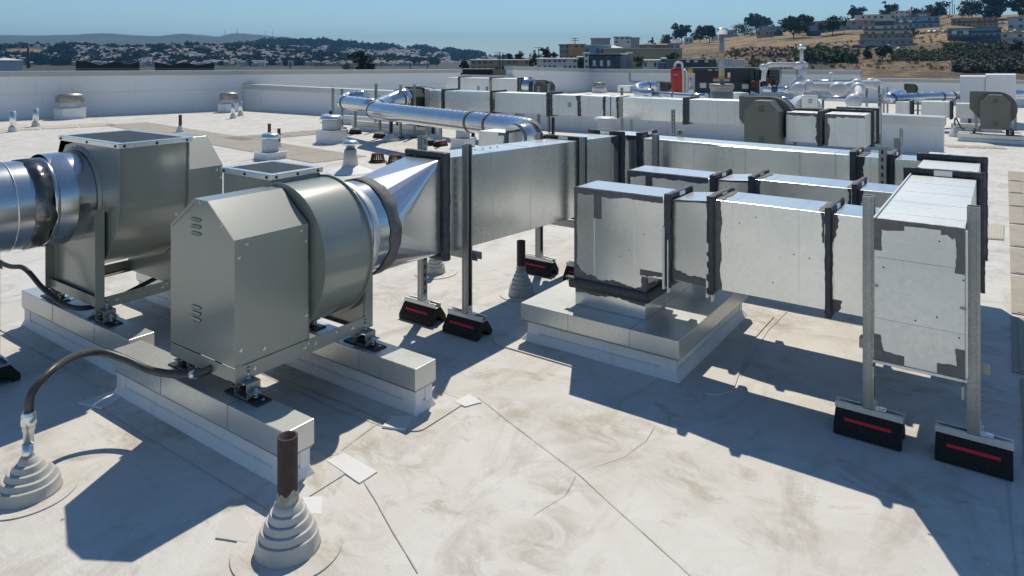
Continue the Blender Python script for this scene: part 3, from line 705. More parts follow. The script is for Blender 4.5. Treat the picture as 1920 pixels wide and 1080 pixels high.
# --- branch 1: riser on the square curb, elbow and run to the box duct
X0, X1, Y0, Y1, ZT, ZB = -1.872, -1.462, 3.222, 3.478, .826, .432
def branch(label, y0, y1, zt_, zb, base_z, seed, front_curb=True):
    root = thing('branch_duct', label, 'duct', (-1.66, (y0+y1)/2, base_z))
    # stub, elbow and offset
    mb = MB(); mb.box(X0+.004, X1-.004, y0+.004, y1-.004, base_z, .33); mb.build('riser_stub', M['galvanized'], root, bevel=.002)
    mb = MB(); xe = -1.352; thr = .07
    prof = [(X0, .33), (X1, .33), (X1, zb-.012), (xe, zb-.012), (xe, zt_-.004), (X0, zt_-.004)]
    mb.prism(prof, lambda u, v, t: (u, t, v), y0, y1)
    mb.box(X0+.118, X0+.121, y0-.0018, y1+.0018, .34, zt_-.004); mb.box(X0+.345, X0+.348, y0-.0018, y1+.0018, .36, zt_-.004)
    mb.mi = 1
    for u, v in ((.10, .06), (.05, .10), (.21, .18), (.17, .22), (.32, .29), (.27, .33), (.40, .2)):
        mb.lathe([(.005, 0), (.0042, .0015), (.001, .003)], (X0+u, y0, zt_-v), 10, (0, -1, 0))
    el = mb.build('elbow', [M['galvanized'], M['bright_bolt']], root, bevel=.002)
    # mastic along the elbow's edges
    mb = MB(); sd = seed
    mb.smear((X0, y0, zt_-.003), (1,0,0), (0,0,-1), (0,-1,0), xe-X0-.02, .034, sd); mb.smear((X0, y0, zt_-.003), (1,0,0), (0,1,0), (0,0,1), xe-X0-.02, .010, sd+1)
    mb.smear((X0+.001, y0, .33), (0,0,1), (1,0,0), (0,-1,0), zt_-.335, .018, sd+2)
    mb.smear((X0, y0, .335), (1,0,0), (0,0,1), (0,-1,0), X1-X0, lambda u: .03+.035*max(0, 1-u/.14), sd+3, amp=.6)
    mb.smear((X1, y0, .335), (0,0,1), (-1,0,0), (0,-1,0), zb-.35, .03, sd+4, amp=.5); mb.smear((X1-.03, y0, zb+.02), (1,0,0), (0,0,-1), (0,-1,0), .125, .032, sd+5, amp=.5)
    mb.smear((X1, y0+.001, .335), (0,1,0), (0,0,1), (1,0,0), y1-y0-.002, .035, sd+6, amp=.6); mb.smear((X1, y0, .335), (0,0,1), (0,1,0), (1,0,0), zb-.36, .02, sd+7, amp=.6)
    mb.build('joint_mastic', M['mastic_grey'], el)
    mb = MB(); mb.obox((X0+.14, y0-.003, zt_-.085), (1,0,0), (0,1,0), (0,0,1), .021, .0028, .068); mb.build('mastic_strip', M['mastic_grey'], el, bevel=.004)
    fl = MB(); fl.roughbar((X0-.02, y0-.008, .318), (X1+.02, y0-.008, .318), .026, .046, amp=.003, seed=sd); fl.roughbar((X1+.008, y0-.02, .318), (X1+.008, y1+.02, .318), .026, .046, amp=.003, seed=sd+2); fl.roughbar((X0-.008, y0-.02, .318), (X0-.008, y1+.02, .318), .026, .046, amp=.003, seed=sd+3); fl.roughbar((X0-.02, y1+.008, .318), (X1+.02, y1+.008, .318), .026, .046, amp=.003, seed=sd+5)
    fl.box(X0-.05, X0-.01, y0-.012, y0+.02, .338, .343); fl.cyl((X0-.04, y0, .318), (X0-.04, y0, .348), .004, 8); fl.box(X1+.01, X1+.055, y1-.05, y1+.0, .338, .343)
    fl.build('riser_flange', M['mastic'], root)
    mb = MB(); mb.smear((X0+.006, y0+.004, .296), (1,0,0), (0,0,-1), (0,-1,0), X1-X0-.01, .026, sd+8, amp=.5); mb.smear((X1-.004, y0+.004, .296), (0,1,0), (0,0,-1), (1,0,0), y1-y0-.008, .022, sd+9, amp=.5); mb.build('stub_mastic', M['mastic_grey'], root)
    flange('duct_flange', root, 'x', xe+.012, y0, y1, zb-.012, zt_-.004, seed=sd+10, th=.03)
    for i_, fx_ in enumerate((xe+.012, -1.123)):
        mb = MB(); mb.box(fx_-.020, fx_-.008, y0-.036, y0-.004, zb-.045, zb+(zt_-zb)*(.55 if i_ else .66)); mb.box(fx_+.004, fx_+.010, y0-.034, y0-.004, zb-.06, zb+(zt_-zb)*.5)
        mb.build('flange_clip', M['galvanized_dull'], root, bevel=.001)
    # short offset piece
    xo = -1.135; mb = MB()
    mb.hexa([(xe+.026, y0+.006, zb-.006), (xo, y0-.012, zb), (xo, y1-.012, zb), (xe+.026, y1-.004, zb-.006), (xe+.026, y0+.006, zt_-.008), (xo, y0-.012, zt_+.012), (xo, y1-.012, zt_+.012), (xe+.026, y1-.004, zt_-.008)])
    of = mb.build('offset_piece', M['galvanized'], root, bevel=.002)
    mb = MB(); mb.smear((xe+.03, y0+.004, zb), (1,-.085,0), (0,0,1), (0,-1,0), .19, lambda u: .05-.12*u if u < .25 else .02, sd+11, amp=.6); mb.smear((xe+.03, y0+.004, zt_-.006), (1,-.085,.08), (0,0,-1), (0,-1,0), .19, .012, sd+12); mb.build('offset_mastic', M['mastic_grey'], of)
    flange('duct_flange', root, 'x', xo+.012, y0-.012, y1-.012, zb, zt_+.012, seed=sd+20, th=.032)
    # straight run
    ya, yb = y0-.014, y1-.016; zq = zt_+.020; mb = MB()
    duct_box(mb, xo+.024, -.628, ya, yb, zb-.002, zq, 'x', (xo+.11, -.735), rw=.0018, rib=.001); mb.mi = 1
    for k in range(5):
        q = random.Random(sd*31+k); mb.lathe([(.0035, 0), (.003, .001), (.0008, .0022)], (xo+.06+q.random()*.42, ya, zb+.03+q.random()*.36), 8, (0, -1, 0))
    st = mb.build('straight_duct', [M['galvanized'], M['dark_plate']], root, bevel=.0016)
    mb = MB(); mb.smear((xo+.026, ya, zb), (0,0,1), (1,0,0), (0,-1,0), zq-zb, .034, sd+13, amp=.3); mb.smear((xo+.03, ya+.004, zq), (0,1,0), (1,0,0), (0,0,1), yb-ya-.01, .035, sd+14, amp=.4)
    mb.smear((-.632, ya+.004, zq), (0,1,0), (-1,0,0), (0,0,1), yb-ya-.01, .03, sd+15, amp=.4); mb.smear((-.632, ya, zq), (0,0,-1), (-1,0,0), (0,-1,0), .13, lambda u: .022-.1*u if u < .16 else .004, sd+16, amp=.9); mb.build('run_mastic', M['mastic_grey'], st)
    flange('duct_flange', root, 'x', -.613, ya, yb, zb-.002, zq, seed=sd+30, th=.024, mat='mastic')
    mb = MB(); mb.box(-.620, -.606, ya-.022, ya-.001, zb-.03, zb+(zq-zb)*.72); mb.build('flange_clip', M['galvanized'], root, bevel=.001)
    mb = MB(); duct_box(mb, -.602, -.4065, ya, yb, zb-.001, zq-.001); mb.build('end_piece', M['galvanized'], root, bevel=.0016)
    mb = MB(); mb.smear((-.602, ya, zb), (0,0,1), (1,0,0), (0,-1,0), .05, .03, sd+17, amp=.8); mb.smear((-.60, ya, zq-.001), (0,0,-1), (1,0,0), (0,-1,0), .12, lambda u: .03-.16*u if u < .15 else .006, sd+18, amp=.9); mb.build('clip_mastic', M['mastic_grey'], root)
    return root
branch('front branch duct rising from the square curb and running right to the big box duct', Y0, Y1, ZT, ZB, .2, 3)
branch('second branch duct, just behind and parallel to the front one', 3.86, 4.115, ZT+.006, ZB+.006, .2, 60)

# --- big box duct (header) running away from the near right strut pair
hb = thing('box_duct', 'big rectangular duct with pale ribbed top, near right, hung between two struts', 'duct', (-.265, 4.0, .357))
hx0, hx1, hz0, hz1 = -.408, -.118, .357, .893
mb = MB(); duct_box(mb, hx0, hx1, 2.972, 4.24, hz0, hz1, 'y', (3.13, 3.41, 3.69, 3.97), rib=.0014, rw=.002)
mb.box(hx0, hx1, 2.9702, 2.972, .735, .749); mb.box(hx0, hx1, 2.9706, 2.972, .512, .517)
mb.box(hx0-.003, hx0+.004, 2.972, 4.24, hz1, hz1+.008); mb.mi = 1
for k in range(7):
    q = random.Random(900+k); mb.lathe([(.0035, 0), (.003, .001), (.0008, .0022)], (hx0+.02+q.random()*.27, 2.972, hz0+.03+q.random()*.5), 8, (0, -1, 0))
main = mb.build('duct_section', [M['galvanized_dull'], M['dark_plate']], hb, bevel=.0016)
mb = MB(); yf = 2.972
def corner_patch(x, z, sx, sz, w, h, sd):
    mb.smear((x, yf, z), (sx,0,0), (0,0,sz), (0,-1,0), w, .036, sd, amp=.35, th=.003)
    mb.smear((x, yf, z), (0,0,sz), (sx,0,0), (0,-1,0), h, .030, sd+50, amp=.4, th=.0034)
    mb.smear((x+sx*.026, yf, z+sz*.028), (sx*.7,0,-sz*.7), (sx*.7,0,sz*.7), (0,-1,0), .02, .016, sd+70, amp=.3, th=.0028)
corner_patch(hx0, hz1-.002, 1, -1, .10, .115, 201); corner_patch(hx1, hz1-.002, -1, -1, .072, .16, 202); corner_patch(hx0, hz0+.002, 1, 1, .10, .095, 203); corner_patch(hx1, hz0+.002, -1, 1, .085, .10, 204)
mb.smear((hx0, yf, hz1), (1,0,0), (0,0,-1), (0,-1,0), hx1-hx0, .016, 205, amp=.25, th=.0035); mb.smear((hx0, yf, hz1-.0005), (1,0,0), (0,1,0), (0,0,1), hx1-hx0, .014, 206)
mb.build('joint_mastic', M['mastic_grey'], main)
mb = MB(); mb.box(hx0-.006, hx1+.006, yf-.004, yf+.03, hz0-.012, hz0-.0005); mb.box(hx1+.0005, hx1+.008, yf+.004, yf+.04, hz0, hz1-.01); mb.build('end_flange', M['galvanized_dull'], hb, bevel=.002)
flange('duct_flange', hb, 'y', 4.257, hx0, hx1, hz0, hz1, out=.034, th=.034, seed=220)
mb = MB(); duct_box(mb, hx0, hx1, 4.273, 4.93, hz0, hz1-.002); mb.build('duct_section', M['galvanized_dull'], hb, bevel=.0016)
flange('duct_flange', hb, 'y', 4.948, hx0, hx1, hz0, hz1, out=.034, th=.034, seed=230, bare=False)
mb = MB(); duct_box(mb, hx0, hx1-.02, 4.966, 5.36, hz0, hz1-.002); mb.build('end_section', M['galvanized_dull'], hb, bevel=.0016)
mb = MB()
for z in (.64,): mb.bar((hx0-.006, 2.965, z), (hx0+.014, 2.965, z-.002), .005); mb.bar((hx1-.014, 2.965, z-.03), (hx1+.006, 2.965, z-.032), .005)
for x in (hx0+.004, hx1-.004): mb.obox((x, 2.93, .33), (1,0,0), (0,1,0), (0,0,1), .003, .02, .022)
mb.build('hanger_clip', M['strut_metal'], hb)

# --- slanting duct with cone transition from the nearest fan
sl = thing('slanted_duct', 'long rectangular duct leaving the cone transition of the nearest fan', 'duct', (-2.55, 3.6, .42))
pA = Vector((-2.595, 2.87, 0)); pB = Vector((-2.535, 4.20, 0)); HW = .124
dS = (pB-pA).normalized(); nS = Vector((dS.y, -dS.x, 0))
def sbox(mb, t0, t1, zb0, zt0, zb1, zt1, g=0):
    a = pA+dS*t0; b = pA+dS*t1; h = HW+g
    mb.hexa([a-nS*h+UP*zb0, a+nS*h+UP*zb0, b+nS*h+UP*zb1, b-nS*h+UP*zb1, a-nS*h+UP*zt0, a+nS*h+UP*zt0, b+nS*h+UP*zt1, b-nS*h+UP*zt1])
zt_s = lambda t: .968-.022*t; zb_s = lambda t: .452-.026*t
# square-to-round: four fans of creased facets and four flat triangles
cA = Vector((-2.640, 2.452, .662)); RR = .238
a = pA+dS*(-.03); rc = [a-nS*HW+UP*.462, a+nS*HW+UP*.462, a+nS*HW+UP*.966, a-nS*HW+UP*.966]
mb = MB(); NC = 40
cp = [cA+Vector((RR*cos(2*pi*k/NC), 0, RR*sin(2*pi*k/NC))) for k in range(NC)]
for qd, ci in ((0, 2), (1, 3), (2, 0), (3, 1)):
    k0 = qd*NC//4
    for k in range(k0, k0+NC//4): mb.face((rc[ci], cp[k], cp[(k+1) % NC]))
mb.face((rc[2], cp[NC//4], rc[3])); mb.face((rc[3], cp[NC//2], rc[0])); mb.face((rc[0], cp[3*NC//4], rc[1])); mb.face((rc[1], cp[0], rc[2]))
mb.lathe([(.240, 0), (.238, .03)], (cA.x, cA.y-.03, cA.z), 64, (0, 1, 0), cap=False)
mb.build('cone_transition', M['cone_metal'], sl)
mb = MB(); band(mb, (cA.x, cA.y, cA.z), (0, 1, 0), .2385, -.062, .012, 90, .005, .016, 3); mb.build('mastic_band', M['mastic_grey'], sl)
mb = MB(); band(mb, (cA.x, cA.y, cA.z), (0, 1, 0), .2372, -.168, -.125, 90, .0025, .005, 8); mb.build('sleeve_band', M['galvanized_dull'], sl)
def sflange(t, seed, out=.026, th=.034, bare=True):
    c = pA+dS*t; z0_, z1_ = zb_s(t), zt_s(t); mb = MB(); o = out/2; h = HW
    mb.roughbar(c-nS*(h+out)+UP*(z1_+o), c+nS*(h+out)+UP*(z1_+o), th, out, amp=.004, seed=seed); mb.roughbar(c-nS*(h+out)+UP*(z0_-o), c+nS*(h+out)+UP*(z0_-o), th, out, amp=.004, seed=seed+1)
    for s in (-1, 1): mb.roughbar(c+nS*s*(h+o)+UP*(z0_-out), c+nS*s*(h+o)+UP*(z1_+out), th, out, amp=.0045, up=nS, seed=seed+3+s)
    if bare: mb.mi = 1; mb.obox(c+UP*(z1_+o), nS, dS, UP, h*.32, th/2+.005, out*.4)
    mb.build('duct_flange', [M['mastic'], M['galvanized']], sl)
sflange(-.008, 300, .03, .042, False)
mb = MB(); sbox(mb, .018, 1.34, zb_s(0), zt_s(0), zb_s(1.34), zt_s(1.34)); 
for t in (.05, .42, .78, 1.08): sbox(mb, t-.002, t+.002, zb_s(t)-.0015, zt_s(t)+.0015, zb_s(t)-.0015, zt_s(t)+.0015, .0015)
mb.mi = 1
for k in range(4): c = pA+dS*(.42+.07*k)+nS*(-.02)+UP*(zt_s(.5)); mb.cyl(c, c+UP*.006, .005, 8)
mb.build('duct_section', [M['galvanized'], M['dark_plate']], sl, bevel=.0016)
sflange(1.358, 320)
mb = MB(); sbox(mb, 1.378, 1.915, zb_s(1.35), zt_s(1.35), zb_s(1.9), zt_s(1.9))
for t in (1.53, 1.82): sbox(mb, t-.002, t+.002, zb_s(t)-.0015, zt_s(t)+.0015, zb_s(t)-.0015, zt_s(t)+.0015, .0015)
c = mb.build('duct_section', M['galvanized'], sl, bevel=.0016)
mb = MB(); q = pA+dS*1.80+nS*(HW+.0003)+UP*zt_s(1.8); mb.smear(q, dS, -UP, nS, .115, lambda u: .05+.9*u if u < .1 else .13, 330, amp=.4); mb.build('joint_mastic', M['mastic'], c)
sflange(1.935, 340, .03)
# elbow at the far end turning right
c0 = pA+dS*1.955; mb = MB(); zz0, zz1 = zb_s(1.95), zt_s(1.95)-.004
e0 = c0-nS*HW; e1 = c0+nS*HW; yN, yF = 4.905, 5.155; xE = -2.30
out_ = [(e0.x, e0.y), (e1.x, e1.y), (e1.x+.012, yN), (xE, yN), (xE, yF), (e0.x+.07, yF), (e0.x+.005, yF-.07)]
mb.prism(out_, lambda u, v, t: (u, v, t), zz0, zz1); el = mb.build('elbow', M['galvanized'], sl, bevel=.002)
mb = MB(); mb.smear((e1.x+.012, yN, zz1-.001), (1,0,0), (0,0,-1), (0,-1,0), xE-e1.x-.02, .042, 350, amp=.4); mb.build('elbow_mastic', M['mastic'], el)
# --- long rear duct running right to the box duct
lr = thing('straight_duct_run', 'long rear rectangular duct between the slanting duct and the far end of the box duct', 'duct', (-1.3, 5.03, .38))
Z0, Z1 = .388, .905
flange('duct_flange', lr, 'x', -2.272, yN, yF, zz0, zz1, seed=360, th=.04)
mb = MB(); x0_, x1_ = -2.25, -.815
mb.hexa([(x0_, yN, Z0), (x1_, yN+.01, Z0-.012), (x1_, yF+.01, Z0-.012), (x0_, yF, Z0), (x0_, yN, Z1), (x1_, yN+.01, Z1-.016), (x1_, yF+.01, Z1-.016), (x0_, yF, Z1)])
for s in (-2.13, -1.85, -1.48, -1.12, -.9): mb.box(s-.002, s+.002, yN+.004-.006, yF+.004, Z0-.006, Z1-.012)
mb.mi = 1; mb.box(x0_+.01, x1_-.01, yN-.0028, yN+.001, Z1-.022, Z1-.017)
mb.build('duct_section', [M['galvanized'], M['bright_bolt']], lr, bevel=.0016)
flange('duct_flange', lr, 'x', -.795, yN+.01, yF+.01, Z0-.012, Z1-.016, seed=370, th=.036)
mb = MB(); mb.box(-.776, -.60, yN+.012, yF+.008, Z0-.01, Z1-.02); mb.box(-.70, -.696, yN+.0105, yF, Z0, Z1-.021); sc_ = mb.build('duct_section', M['galvanized'], lr, bevel=.0016)
mb = MB(); mb.smear((-.776, yN+.012, Z0), (0,0,1), (1,0,0), (0,-1,0), Z1-Z0-.02, .05, 380, amp=.3); mb.smear((-.60, yN+.012, Z0), (0,0,1), (-1,0,0), (0,-1,0), Z1-Z0-.02, .022, 381, amp=.3); mb.smear((-.772, yN+.016, Z1-.02), (0,1,0), (1,0,0), (0,0,1), yF-yN-.02, .05, 382, amp=.4); mb.build('joint_mastic', M['mastic'], sc_)
flange('duct_flange', lr, 'x', -.582, yN+.01, yF+.01, Z0-.012, Z1-.016, seed=390, th=.036)
mb = MB(); mb.box(-.562, -.4065, yN+.012, yF+.008, Z0-.01, Z1-.022); mb.build('end_piece', M['galvanized'], lr, bevel=.0016)
# ================================================================== pipes in stepped boots, conduit, patches
def boot_profile(rb, h, rp):
    """stepped cone cover of a pipe: banded walls with small undercut ledges"""
    P = [(rb*1.06, 0), (rb*1.01, .05*h), (rb*.97, .33*h)]; n = 4; r0 = rb*.97; z0 = .33*h; rt = rp*1.25
    for k in range(n):
        f0 = (k+.42)/n; f1 = (k+1)/n; ra = r0+(rt-r0)*f0; rc_ = r0+(rt-r0)*f1; z1 = z0+(h-z0)*f1
        P += [P[-1], (ra+.0015, z0+(h-z0)*k/n+.0035), (ra, z0+(h-z0)*k/n+.0015), (ra, z0+(h-z0)*k/n+.0015), (rc_+(ra-rc_)*.22, z1)]
    P += [(rp, h+.004)]
    return P
def roof_pipe(label, p, rb, hb, rp, hp, pipemat, bootmat='boot_rubber', flash=.17, hollow=True, coat=.04, group='roof pipes in stepped boots', lean=(0, 0), bucket=0, name='roof_pipe'):
    r = thing(name, label, 'pipe', (p.x, p.y, 0), 0, group); c = Vector((p.x, p.y, 0))
    mb = MB(); mb.lathe(boot_profile(rb, hb, rp), c+UP*.004, 40)
    mb.v = [tuple(Vector(q)+noise.noise_vector(Vector(q)*9)*(rb*.03)+noise.noise_vector(Vector(q)*26)*(rb*.012)) if q[2] > .012 else q for q in mb.v]; mb.build('boot', M[bootmat], r)
    if flash:
        mb = MB(); mb.lathe([(flash, 0), (flash, .004)], c+UP*.0006, 48); mb.mi = 1; mb.torus(c+UP*.003, UP, flash, .0014, 48, 5); mb.build('flashing_disc', [M['roof_membrane'], M['seam_dirt']], r)
    l = Vector((lean[0], lean[1], 0)); top = c+l*(hp-hb)+UP*hp; mb = MB()
    a = c+UP*(hb-.02)
    if hollow:
        mb.cyl(a, top, rp, 24, cap0=False, cap1=False); A = mb.ring(top, top-a, rp, 24); B = mb.ring(top, top-a, rp*.82, 24); D = mb.ring(top-(top-a).normalized()*.12, top-a, rp*.82, 24); mb.bridge(A, B, False); mb.bridge(B, D); mb.fi(D)
    else: mb.cyl(a, top, rp, 16)
    mb.build('pipe', M[pipemat], r)
    if coat:
        mb = MB(); n = 28; rows = []
        for k in range(n):
            an = 2*pi*k/n; e = Vector((cos(an), sin(an), 0)); h = coat*(1+.45*noise.noise(Vector((cos(an)*2.2, sin(an)*2.2, p.x)))+.3*noise.noise(Vector((cos(an)*7, sin(an)*7, p.y))))
            rows.append([mb.vert(a+UP*.015+e*(rp+.004)), mb.vert(a+UP*(.02+h*.6)+e*(rp+.003)), mb.vert(a+UP*(.02+h)+e*(rp+.0003))])
        for i in range(n):
            for q in range(2): mb.fi((rows[i][q], rows[(i+1) % n][q], rows[(i+1) % n][q+1], rows[i][q+1]), True)
        mb.build('paint_drip', M['coat_paint'], r)
    return r
roof_pipe('dark rusty pipe stub in a stepped grey-white boot, nearest the camera at the bottom', Vector((-1.800, 1.352, 0)), 0.0935, .138, .0305, .345, 'rust_pipe', flash=.165)
roof_pipe('rusty brown pipe in a stepped boot beside the square curb', Vector((-2.522, 3.668, 0)), .079, .145, .0275, .345, 'rust_pipe', flash=.135)
roof_pipe('stepped boot half hidden behind the strut under the cone transition', Vector((-3.275, 3.70, 0)), .068, .14, .022, .30, 'rust_pipe', flash=.15)
# conduit from the left boot to the nearest fan
bp = Vector((-2.765, 1.005, 0))
bt = roof_pipe('stepped boot at the lower left corner carrying a flexible conduit', bp, .098, .120, .017, .17, 'galvanized', flash=.15, hollow=False, coat=.012)
def catmull(pts, n=14):
    P = [Vector(p) for p in pts]; P = [2*P[0]-P[1]]+P+[2*P[-1]-P[-2]]; out = []
    for i in range(1, len(P)-2):
        for k in range(n):
            t = k/n; out.append(.5*((2*P[i])+(-P[i-1]+P[i+1])*t+(2*P[i-1]-5*P[i]+4*P[i+1]-P[i+2])*t*t+(-P[i-1]+3*P[i]-3*P[i+1]+P[i+2])*t*t*t))
    out.append(P[-2]); return out
def resample(pts, step):
    out = [pts[0]]; acc = 0
    for a, b in zip(pts, pts[1:]):
        l = (b-a).length; t = step-acc
        while t <= l: out.append(a.lerp(b, t/l)); t += step
        acc = (acc+l) % step
    return out
def hose(label, pts, r, mat, rib=True, name='flexible_conduit', clampat=None, conn=None):
    c = resample(catmull(pts), .0042 if rib else .02)
    o = thing(name, label, 'conduit', tuple(pts[0]))
    mb = MB(); mb.tube(c, (lambda i: r*(1.0 if i % 2 else .90)) if rib else r, 14)
    mb.build('hose', M[mat], o)
    if conn:
        mb = MB(); q = Vector(pts[0]); mb.lathe([(r*1.05, -.10), (r*1.05, -.055), (r*1.25, -.053), (r*1.25, -.035), (r*1.5, -.033), (r*1.5, .0), (r*1.25, .006), (r*1.25, .012)], q, 20); mb.build('connector', M['galvanized'], o)
    if clampat:
        i = int(len(c)*clampat); t = (c[i+1]-c[i-1]).normalized(); mb = MB(); mb.cyl(c[i]-t*.012, c[i]+t*.012, r*1.14, 18); mb.build('coupling', M['galvanized'], o)
    return o
h0 = bp+Vector((-.004, .004, .268))
hose('ribbed grey conduit arching from the lower left boot to the nearest fan', [h0, atY(60, 735, 1.02), atY(100, 692, 1.1), atY(140, 668, 1.22), atY(185, 660, 1.34), atY(235, 674, 1.42), atY(285, 695, 1.47), atY(345, 703, 1.512), atY(385, 696, 1.545), atY(415, 675, 1.60), (-2.52, 1.66, .335)], .0155, 'conduit_grey', clampat=.83, conn=True)
hose('smooth black conduit sagging from the left edge to the left fan', [(-5.3, 1.45, .50), atY(0, 492, 1.50), atY(45, 503, 1.53), atY(80, 540, 1.56), atY(120, 571, 1.60), atY(165, 577, 1.66), atY(215, 560, 1.85), atY(262, 537, 2.02), atY(300, 518, 2.14), (-3.74, 2.20, .36)], .0125, 'conduit_black', rib=False)
# white repair patches on the membrane
def patch(label, quad, mat='patch_white', z=.0042, name='membrane_patch', th=.0012, group=None):
    P = [at(x, y) for x, y in quad]; c = sum(P, Vector())/len(P); pts = []
    n = len(P)
    for i in range(n):
        a, b = P[i], P[(i+1) % n]
        for k in range(6):
            q = a.lerp(b, k/6); pts.append((q.x+.002*noise.noise(q*30), q.y+.002*noise.noise(q*30+Vector((5, 5, 5)))))
    mb = MB(); mb.prism(pts, lambda u, v, t: (u, v, t), .0006, z+th); o = mb.build(name, M[mat], None, org=c)
    tag(o, label, 'roof patch', group); return o
patch('bright white square patch on the roof right of the nearest rusty pipe', [(613, 866), (644, 851), (708, 886), (674, 908)])
patch('small white patch touching the nearest rusty pipe boot', [(565, 935), (604, 933), (603, 967), (583, 966)])
patch('white patch with crinkled film in the sun beyond the end of a metal-capped curb', [(852, 755), (880, 741), (903, 756), (872, 764)])
patch('blue-shaded white patch at the foot of the second curb end', [(716, 803), (735, 784), (775, 783), (760, 808)], z=.0075)
patch('triangular white flap in the sun by the near curb left end', [(147, 758), (237, 728), (238, 742), (190, 768)], z=.0068)
patch('faint five-sided lap patch beside the nearest rusty pipe boot', [(404, 1010), (412, 980), (450, 962), (478, 1000), (462, 1020)], 'lap_patch')
patch('rounded lap patch at the near right corner of the square curb', [(1275, 735), (1290, 705), (1385, 640), (1400, 660), (1375, 735), (1345, 742)], 'lap_patch', z=.0058)

# ================================================================== walkway pads (ribbed tan mats)
def pad(P, label, group='ribbed walkway pads', nx=10, name='walkway_pad', mat='walk_pad'):
    P = [Vector((p.x, p.y, 0)) for p in P]; c = sum(P, Vector())/4; mb = MB()
    mb.prism([(p.x, p.y) for p in P], lambda u, v, t: (u, v, t), .002, .007)
    for k in range(nx):
        f0 = (k+.18)/nx; f1 = (k+.82)/nx
        q = [P[0].lerp(P[1], f0), P[0].lerp(P[1], f1), P[3].lerp(P[2], f1), P[3].lerp(P[2], f0)]; cc = sum(q, Vector())/4; q = [cc+(x-cc)*.965 for x in q]
        mb.prism([(p.x, p.y) for p in q], lambda u, v, t: (u, v, t), .0072, .011)
    return tag(mb.build(name, M[mat], None, org=c), label, 'walkway pad', group)
xp0, xp1 = .03, .62; y = 4.75
LBL = 'ribbed tan walkway pad in the row along the right edge'
for k in range(9):
    ln = .88 if k % 3 else .80
    if k == 0: pad([Vector((xp0+.03, 3.2, 0)), Vector((xp1, 3.2, 0)), Vector((xp1, 4.05, 0)), Vector((xp0+.03, 4.05, 0))], LBL, nx=4, mat='walk_pad_brown'); y = 4.12; continue
    pad([Vector((xp0, y, 0)), Vector((xp1, y, 0)), Vector((xp1, y+ln, 0)), Vector((xp0, y+ln, 0))], LBL, nx=4, mat='walk_pad_brown'); y += ln+.07
pad([at(1838, 420), at(1883, 423), at(1882, 451), at(1840, 448)], 'small ribbed tan mat on its own right of the big box duct', None, 8)
def strip(a, b, wd, n, label, group):
    a = Vector((a.x, a.y, 0)); b = Vector((b.x, b.y, 0)); d = (b-a)/n; t = d.normalized(); s_ = Vector((-t.y, t.x, 0))*wd/2
    for k in range(n):
        p = a+d*k+t*.02; q = a+d*(k+1)-t*.02; pad([p-s_, q-s_, q+s_, p+s_], label, group, 12)
strip(at(235, 232), at(640, 300), .95, 9, 'ribbed tan walkway pad in the diagonal row behind the left fan', 'walkway pads behind the fans')
strip(at(215, 233), at(0, 243), .95, 3, 'ribbed tan walkway pad in the row left of the diagonal one', 'walkway pads toward the left edge')
strip(at(430, 262), at(620, 246), .8, 4, 'ribbed tan walkway pad in the short cross row by the white vent box', 'walkway pads in the cross row')
strip(at(1770, 274), at(1885, 278), .35, 3, 'flat tan walkway pad in front of the right-hand fan curb', 'walkway pads by the right fan')
# ================================================================== middle distance: vents, pipes, drains
def vent(label, p, s, hb, rc, hc, rcap, hcap, style='louver', capmat='galvanized', colmat='white_jacket', group='roof vents on white curbs', rz=0):
    """gravity vent on a square membrane-covered curb"""
    r = thing('roof_vent', label, 'vent', (p.x, p.y, 0), rz, group); O = Vector((0, 0, 0))
    mb = MB(); h = s/2; mb.hexa([(-h*1.05, -h*1.05, .0), (h*1.05, -h*1.05, .0), (h*1.05, h*1.05, .0), (-h*1.05, h*1.05, .0), (-h, -h, .04), (h, -h, .04), (h, h, .04), (-h, h, .04)]); mb.box(-h, h, -h, h, .04, hb)
    mb.build('vent_curb', M['wall_membrane'], r, org=O, bevel=.006)
    mb = MB(); mb.box(-h-.012, h+.012, -h-.012, h+.012, hb+.0004, hb+.018); mb.build('curb_plate', M['galvanized'], r, org=O, bevel=.002)
    mb = MB(); z = hb+.018; pr = [(rc, z)]
    n = max(3, int(hc/.028))
    for k in range(n): zz = z+hc*k/n; pr += [(rc, zz+.002), (rc+.010, zz+hc/n*.55), (rc, zz+hc/n*.62)]
    pr += [(rc, z+hc)]; mb.lathe(pr, O, 32); mb.build('louvered_collar', M[colmat], r, org=O)
    z += hc; mb = MB()
    if style == 'louver': pr = [(rc*.95, z-.01), (rcap, z), (rcap, z+hcap*.25), (rcap*.84, z+hcap*.8), (rcap*.7, z+hcap), (0, z+hcap*1.02)]
    else: pr = [(rc*.95, z-.012), (rcap*.98, z-.012), (rcap, z), (rcap, z+hcap*.8), (rcap*.97, z+hcap*.86), (rcap*.8, z+hcap*.87), (rcap*.78, z+hcap), (0, z+hcap*1.03)]
    mb.lathe(pr, O, 36); mb.build('vent_cap', M[capmat], r, org=O); return r
simple('weathered_zinc', (.26, .245, .215), (.40, .385, .35), 12, .5, .45, obj=True)
vent('largest vent with a broad zinc band cap, at the left by the long parapet', at(131, 222.3), .54, .26, .235, .16, .315, .20, 'band', 'weathered_zinc')
vent('vent with a zinc band cap near the corner of the long parapet', at(429, 209.8), .42, .235, .19, .12, .25, .19, 'band', 'weathered_zinc')
vent('vent with white louvers on a white box, by the rubber feet of the spiral duct', at(622, 267), .395, .215, .165, .19, .215, .075)
vent('low louvered vent just behind the mesh outlet of the nearest fan', at(507, 297), .34, .09, .12, .20, .15, .075)
vent('louvered vent under the long spiral duct', at(868, 278), .30, .16, .115, .22, .15, .05)
vent('vent with a wide white disc cap behind the slanted duct', at(1136, 292), .34, .30, .14, .24, .19, .05, 'louver', 'white_pvc')
